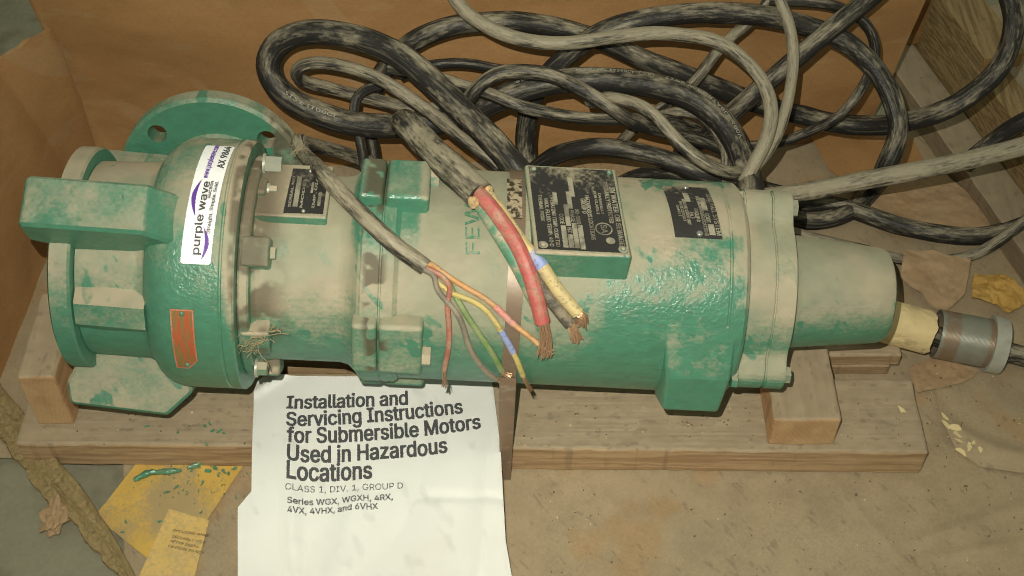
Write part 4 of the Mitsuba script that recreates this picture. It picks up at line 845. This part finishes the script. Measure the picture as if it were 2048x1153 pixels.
rng = np.random.default_rng(5)
def flake(c, r, seed):
    g = np.random.default_rng(seed); n_ = 9; a_ = np.linspace(0, 6.28, n_, endpoint=False) + g.uniform(0, 0.5); q = r * g.uniform(0.45, 1.2, n_); st = g.uniform(0, 3.14)
    xy = np.column_stack([q * np.cos(a_) * 1.5, q * np.sin(a_) * 0.7]); xy = xy @ np.array([[math.cos(st), -math.sin(st)], [math.sin(st), math.cos(st)]])
    m = trimesh.creation.extrude_polygon(Polygon(xy).buffer(0), 0.0007, engine='earcut'); m.apply_transform(trimesh.transformations.euler_matrix(g.uniform(-0.25, 0.25), g.uniform(-0.25, 0.25), 0)); m.apply_translation(c); return m
ms = []
for q, r in (([-0.3277,-0.1122,0.0050], .0022), ([-0.3192,-0.1061,0.0050], .0022), ([-0.2952,-0.1016,0.0050], .0021), ([-0.3599,-0.1442,0.0050], .0018), ([-0.3283,-0.1437,0.0050], .0017), ([-0.2912,-0.1335,0.0050], .0016), ([-0.2911,-0.0881,0.0050], .0032), ([-0.2859,-0.0841,0.0050], .003), ([-0.2771,-0.0887,0.0050], .0028), ([-0.2718,-0.0915,0.0050], .002), ([-0.2665,-0.0853,0.0050], .0024), ([-0.2813,-0.0926,0.0050], .002), ([-0.3615,-0.1549,0.0050], .0015), ([-0.2891,-0.0802,0.0392], .0018), ([-0.2852,-0.0653,0.0392], .0021), ([-0.2781,-0.0653,0.0392], .0024), ([-0.2739,-0.0676,0.0392], .0018), ([-0.2932,-0.0596,0.0392], .0022), ([-0.2888,-0.0572,0.0392], .0018), ([-0.3481,-0.0601,0.0392], .0016), ([-0.3178,-0.0671,0.0392], .0016), ([-0.3032,-0.0813,0.0050], .003), ([-0.3079,-0.0881,0.0050], .0018), ([-0.2615,-0.1165,0.0030], .0017), ([-0.2964,-0.0784,0.0050], .0026)):
    ms.append(flake(q, r, len(ms)))
for i in range(60):
    x, y = rng.normal(-0.30, 0.025), rng.normal(-0.10, 0.014); ms.append(flake([x, y, 0.0062], rng.uniform(0.0003, 0.001), 100 + i))
add('paint_flakes', join(ms), 'paint_flake', False)
tag('paint_flakes', 'green paint flakes scattered over the yellow envelope and plank edge', kind='stuff')
m, _, _ = tube([[-0.3606,-0.1000,0.0060], [-0.3538,-0.0945,0.0070], [-0.3442,-0.0912,0.0080], [-0.3299,-0.0906,0.0080], [-0.3179,-0.0871,0.0060]], [0.0016, 0.0032, 0.0022, 0.0028, 0.0014], 12, 0.002)
v = np.array(m.vertices); v += m.vertex_normals * ((meshkit.fbm(v * 400, 3, 2) - 0.5) * 0.0035)[:, None]; m.vertices = v
add('dried_paint_strip', m, 'paint_flake', True); tag('dried_paint_strip', 'glossy curl of dried green paint along the top of the envelope', 'paint')
m, _, _ = tube([[-0.3120,-0.0854,0.0060], [-0.3044,-0.0819,0.0060], [-0.2984,-0.0775,0.0080], [-0.2967,-0.0745,0.0120]], [0.0012, 0.0028, 0.0022, 0.0016], 10, 0.002)
v = np.array(m.vertices); v += m.vertex_normals * ((meshkit.fbm(v * 400, 3, 6) - 0.5) * 0.003)[:, None]; m.vertices = v
add('dried_paint_strip', m, 'paint_flake', True); tag('dried_paint_strip_001', 'dull dried green paint lump against the plank edge above the envelope', 'paint')

# ---------------------------------------------------------------- tube, pipe and litter at the right
def ring_bar(p0, p1, r, wall, jag=0.0, sides=48, seed=0, uv=False):
    """a hollow round tube between two points with real wall thickness and, if asked, a torn far end"""
    p0, p1 = np.array(p0, float), np.array(p1, float); L = np.linalg.norm(p1 - p0); d = (p1 - p0) / L
    n_ = np.cross(d, [0, 1, 0.2]); n_ /= np.linalg.norm(n_); b_ = np.cross(d, n_)
    a_ = np.linspace(0, 2 * np.pi, sides + 1); ends = jag * (meshkit.fbm(np.stack([np.cos(a_) * 1.5, np.sin(a_) * 1.5, a_ * 0 + seed], -1), 3, seed) - 0.5) * 2 if jag else a_ * 0
    rows = [(0, r - wall), (0, r - 0.0004), (0.0005, r)] + [(f, r) for f in np.linspace(0.06, 0.94, 12)] + [(0.9995, r), (1, r - 0.0004), (1, r - wall), (0.5, r - wall), (0, r - wall)]
    V, UV = [], []
    for f, q in rows:
        s = f * L + ends * f ** 3
        V.append(p0 + s[:, None] * d + q * (np.cos(a_)[:, None] * n_ + np.sin(a_)[:, None] * b_)); UV.append(np.column_stack([s, a_ / 6.2832]))
    nv = sides + 1; i, j = np.meshgrid(np.arange(len(rows) - 1), np.arange(sides), indexing='ij'); q = (i * nv + j).ravel()
    F = np.vstack([np.stack([q, q + 1, q + nv + 1], 1), np.stack([q, q + nv + 1, q + nv], 1)])
    m = trimesh.Trimesh(np.vstack(V), F, process=False)
    if np.dot(m.face_normals[sides * 6], np.array(m.triangles_center[sides * 6]) - (p0 + p1) / 2) < 0: m.invert()
    return (m, np.vstack(UV)) if uv else m
add('cardboard_tube', ring_bar([0.3576,0.0619,0.0575], [0.4201,0.0527,0.0425], 0.0222, 0.002, 0.006, seed=3), 'cardboard_tube', 50)
tag('cardboard_tube', 'beige tube with torn end poking out past the tapered cap', 'tube')
PA, PB = np.array([0.4319,0.0591,0.0330]), np.array([0.4913,0.0473,0.0290])
m, uvp = ring_bar(PA, PB, 0.0252, 0.003, uv=True)
add('steel_pipe', m, 'pipe_metal', True, uv=uvp); tag('steel_pipe', 'short grey steel pipe with rusty bands beside the beige tube', 'pipe')
dd = (PB - PA) / np.linalg.norm(PB - PA)
add('steel_pipe__end_collar', ring_bar(PB - dd * 0.008, PB + dd * 0.006, 0.0292, 0.006), 'coupling_gray', 40)
m, uvc, P = tube([PA - dd * 0.030 + [0, 0.004, -0.004], PA + [0, 0.002, -0.006], (PA + PB) / 2 + [0, 0, -0.008], PB + dd * 0.02 + [0, 0, -0.008], PB + dd * 0.06 + [0, -0.002, -0.012], PB + dd * 0.12 + [0, 0.0, -0.015]], 0.0105, 18, 0.005)
add('pipe_cable', m, 'rubber_mixed', True, uv=uvc); tag('pipe_cable', 'black cable threaded through the steel pipe at the right edge', 'cable')

def litter(key, xy, z0, amp, freq, seed, mat, label, cat, fn=None):
    k_ = add(key, sheet(xy, z0, amp, freq, seed, 0.004, fn), mat, 35); tag(k_, label, cat); return k_
litter('kraft_scrap', [[0.4074,0.0031], [0.4051,0.0348], [0.4370,0.0523], [0.4764,0.0328], [0.4693,0.0245], [0.4546,0.0157]], 0.003, 0.008, 30, 2, 'kraft_scrap', 'flat torn brown paper scrap under the steel pipe', 'paper')
litter('kraft_scrap', [[0.4176,0.1517], [0.4275,0.1883], [0.4606,0.1883], [0.4993,0.1772], [0.4832,0.1304], [0.4531,0.1025], [0.4323,0.1304]], 0.002, 0.026, 26, 7, 'kraft_scrap', 'crumpled pinkish brown paper behind the beige tube', 'paper')
litter('kraft_scrap', [[0.3799,0.2653], [0.4106,0.2936], [0.4748,0.3394], [0.5006,0.3225], [0.5339,0.2653], [0.5358,0.2261], [0.4517,0.2261]], 0.004, 0.012, 12, 9, 'kraft_scrap', 'wide tan paper flap under the streaked floor cable', 'paper')
litter('kraft_scrap', [[0.3557,0.3783], [0.3763,0.3872], [0.4758,0.3740], [0.4798,0.3352], [0.4110,0.2798], [0.3690,0.3225]], 0.004, 0.016, 14, 4, 'kraft', 'orange brown carton flap folded at the wall base, right', 'cardboard')
m = sheet([[0.4935,0.1446], [0.5013,0.1619], [0.5301,0.1575], [0.5413,0.1374], [0.5548,0.1233], [0.5219,0.1025], [0.5112,0.1129], [0.4862,0.1199]], 0.003, 0.022, 55, 3, 0.003)
add('chipboard_piece', m, 'chipboard', 30); tag('chipboard_piece', 'crumbling yellow chunk of fibre board at the right edge', 'debris')
def bagf(v): return 0.006 * np.exp(-((np.hypot((v[:, 0] - 0.52) * 0.8, (v[:, 1] - 0.01)) - 0.085) / 0.010) ** 2)
bag = [[0.4298,0.0233], [0.4746,0.0361], [0.5395,0.0490], [0.5613,-0.0018], [0.5270,-0.0896], [0.4885,-0.0896], [0.4518,-0.0822], [0.4340,-0.0649], [0.4239,-0.0324]]
litter('kraft_sheet', bag, 0.0015, 0.003, 22, 5, 'dusty_cardboard', 'dusty wrinkled paper sheet lying on the floor, lower right', 'paper', bagf)
CH = [([0.4278,-0.0280,0.0060], .0035), ([0.4266,-0.0382,0.0060], .0045), ([0.4336,-0.0400,0.0060], .0048), ([0.4351,-0.0488,0.0060], .0042), ([0.4348,-0.0565,0.0060], .0034), ([0.4439,-0.0635,0.0060], .0042), ([0.4351,-0.0705,0.0060], .0044), ([0.4535,-0.0664,0.0060], .003), ([0.4489,-0.0588,0.0060], .0026), ([0.3757,-0.0408,0.0392], .0038)]
CHIP = ['uppermost pale wood chip beside the right end of the plank', 'pale wood chip second from the top beside the plank end', 'pale wood chip right of the second one beside the plank end',
        'pale wood chip in the middle of the row by the plank end', 'small wood chip just below the middle one by the plank end', 'pale wood chip right of the lowest one by the plank end', 'lowest pale wood chip beside the plank end',
        'rightmost pale wood chip beside the plank end', 'smallest wood chip, above the rightmost one by the plank end', 'lone pale wood chip on top of the plank near its right end']
for i, (q, r) in enumerate(CH):
    q = [q[0], q[1], q[2] + (0.0 if i == 9 else 0.0035)]
    k_ = add('wood_chip', flake(q, r, 300 + i), 'pale_chip', False)
    tag(k_, CHIP[i], 'wood chip', 'wood chips beside the plank end')

# grit and sawdust
def grit(n_, seed, r0, r1):
    g = np.random.default_rng(seed); base_ = trimesh.creation.icosahedron(); V, F = [], []
    for k_ in range(n_):
        if g.uniform() < 0.42: x, y, z = g.uniform(-0.46, 0.38), g.uniform(-0.082, -0.03), 0.0388
        elif g.uniform() < 0.35: x, y, z = g.normal(0.44, 0.035), g.normal(-0.03, 0.035), 0.006
        else: x, y, z = g.uniform(0.02, 0.56), g.uniform(-0.22, -0.09), 0.0012
        q = np.array(base_.vertices) * g.uniform(r0, r1) * g.uniform(0.4, 1.5, 3) + g.normal(0, 0.0001, 3); V.append(q + [x, y, z]); F.append(base_.faces + 12 * k_)
    return trimesh.Trimesh(np.vstack(V), np.vstack(F), process=False)
add('sawdust', grit(200, 11, 0.0002, 0.0009), 'pale_chip', False); tag('sawdust', 'pale sawdust crumbs scattered over plank and carton floor', kind='stuff')
add('dark_grit', grit(420, 12, 0.0002, 0.0010), 'dark_crumb', False); tag('dark_grit', 'dark grit scattered over the plank and carton floor', kind='stuff')

# pallet beyond the torn carton
def beam(p0, p1, w, z0, z1, seed):
    p0, p1 = np.array(p0, float), np.array(p1, float); L = np.linalg.norm(p1 - p0)
    m = rbox(-w / 2, w / 2, 0, L, z0, z1, 0.0015, 1)
    m = trimesh.Trimesh(*trimesh.remesh.subdivide_to_size(m.vertices, m.faces, 0.03, max_iter=20), process=True)
    v = np.array(m.vertices); v += (np.stack([meshkit.fbm(v * 50 + k_ * 9, 2, seed) for k_ in range(3)], -1) - 0.5) * 0.002
    d = (p1 - p0) / L; m.vertices = np.column_stack([p0[0] + v[:, 0] * d[1] + v[:, 1] * d[0], p0[1] - v[:, 0] * d[0] + v[:, 1] * d[1], v[:, 2]]); return m
add('wooden_pallet__bottom_board', beam((0.605, 0.06), (0.468, 0.58), 0.046, -0.008, 0.030, 1), 'pallet_dusty', 30)
add('wooden_pallet__stringer', beam((0.624, 0.14), (0.518, 0.58), 0.036, -0.006, 0.088, 2), 'pallet_light', 30)
add('wooden_pallet__deck_board', beam((0.567, 0.405), (0.53, 0.56), 0.052, 0.092, 0.112, 3), 'pallet_light', 30)
add('wooden_pallet__block', beam((0.506, 0.528), (0.497, 0.56), 0.020, 0.0305, 0.118, 4), 'pallet_light', 30)
add('wooden_pallet__bottom_board', beam((0.70, 0.20), (0.60, 0.58), 0.10, -0.008, 0.05, 6), 'pallet_dusty', 30)
tag('wooden_pallet', 'weathered wooden pallet beyond the carton in the upper right corner', 'pallet')

# lint caught on the casing
def fibres(c, n_, spread, seed, r=0.00028):
    g = np.random.default_rng(seed); ms = []
    for k_ in range(n_):
        p = np.array(c) + g.normal(0, 1, 3) * spread * [0.5, 1, 0.4] + np.array([1, -0.1, 0.75]) * g.normal(0, 1) * spread[0]; q = [p]; d_ = np.array([0.75, 0.1, 0.6]) * g.choice([-1, 1]) + g.normal(0, 0.55, 3); d_ /= np.linalg.norm(d_)
        for j in range(4): q.append(q[-1] + (d_ + g.normal(0, 0.45, 3)) * 0.0035)
        ms.append(tube(q, r * g.uniform(0.6, 1.5), 5, 0.002)[0])
    return join(ms)
add('lint', fibres([-0.2140,-0.0953,0.2137], 46, [0.006, 0.003, 0.008], 4), 'lint', False)
tag('lint', 'tuft of straw coloured lint on the casing bolts above the booklet', kind='stuff')
add('lint', fibres([-0.1942,0.0702,0.2715], 7, [0.002, 0.003, 0.004], 9, 0.00022), 'lint', False)
tag('lint_001', 'wisp of lint on the bend of the thin control cable', kind='stuff')
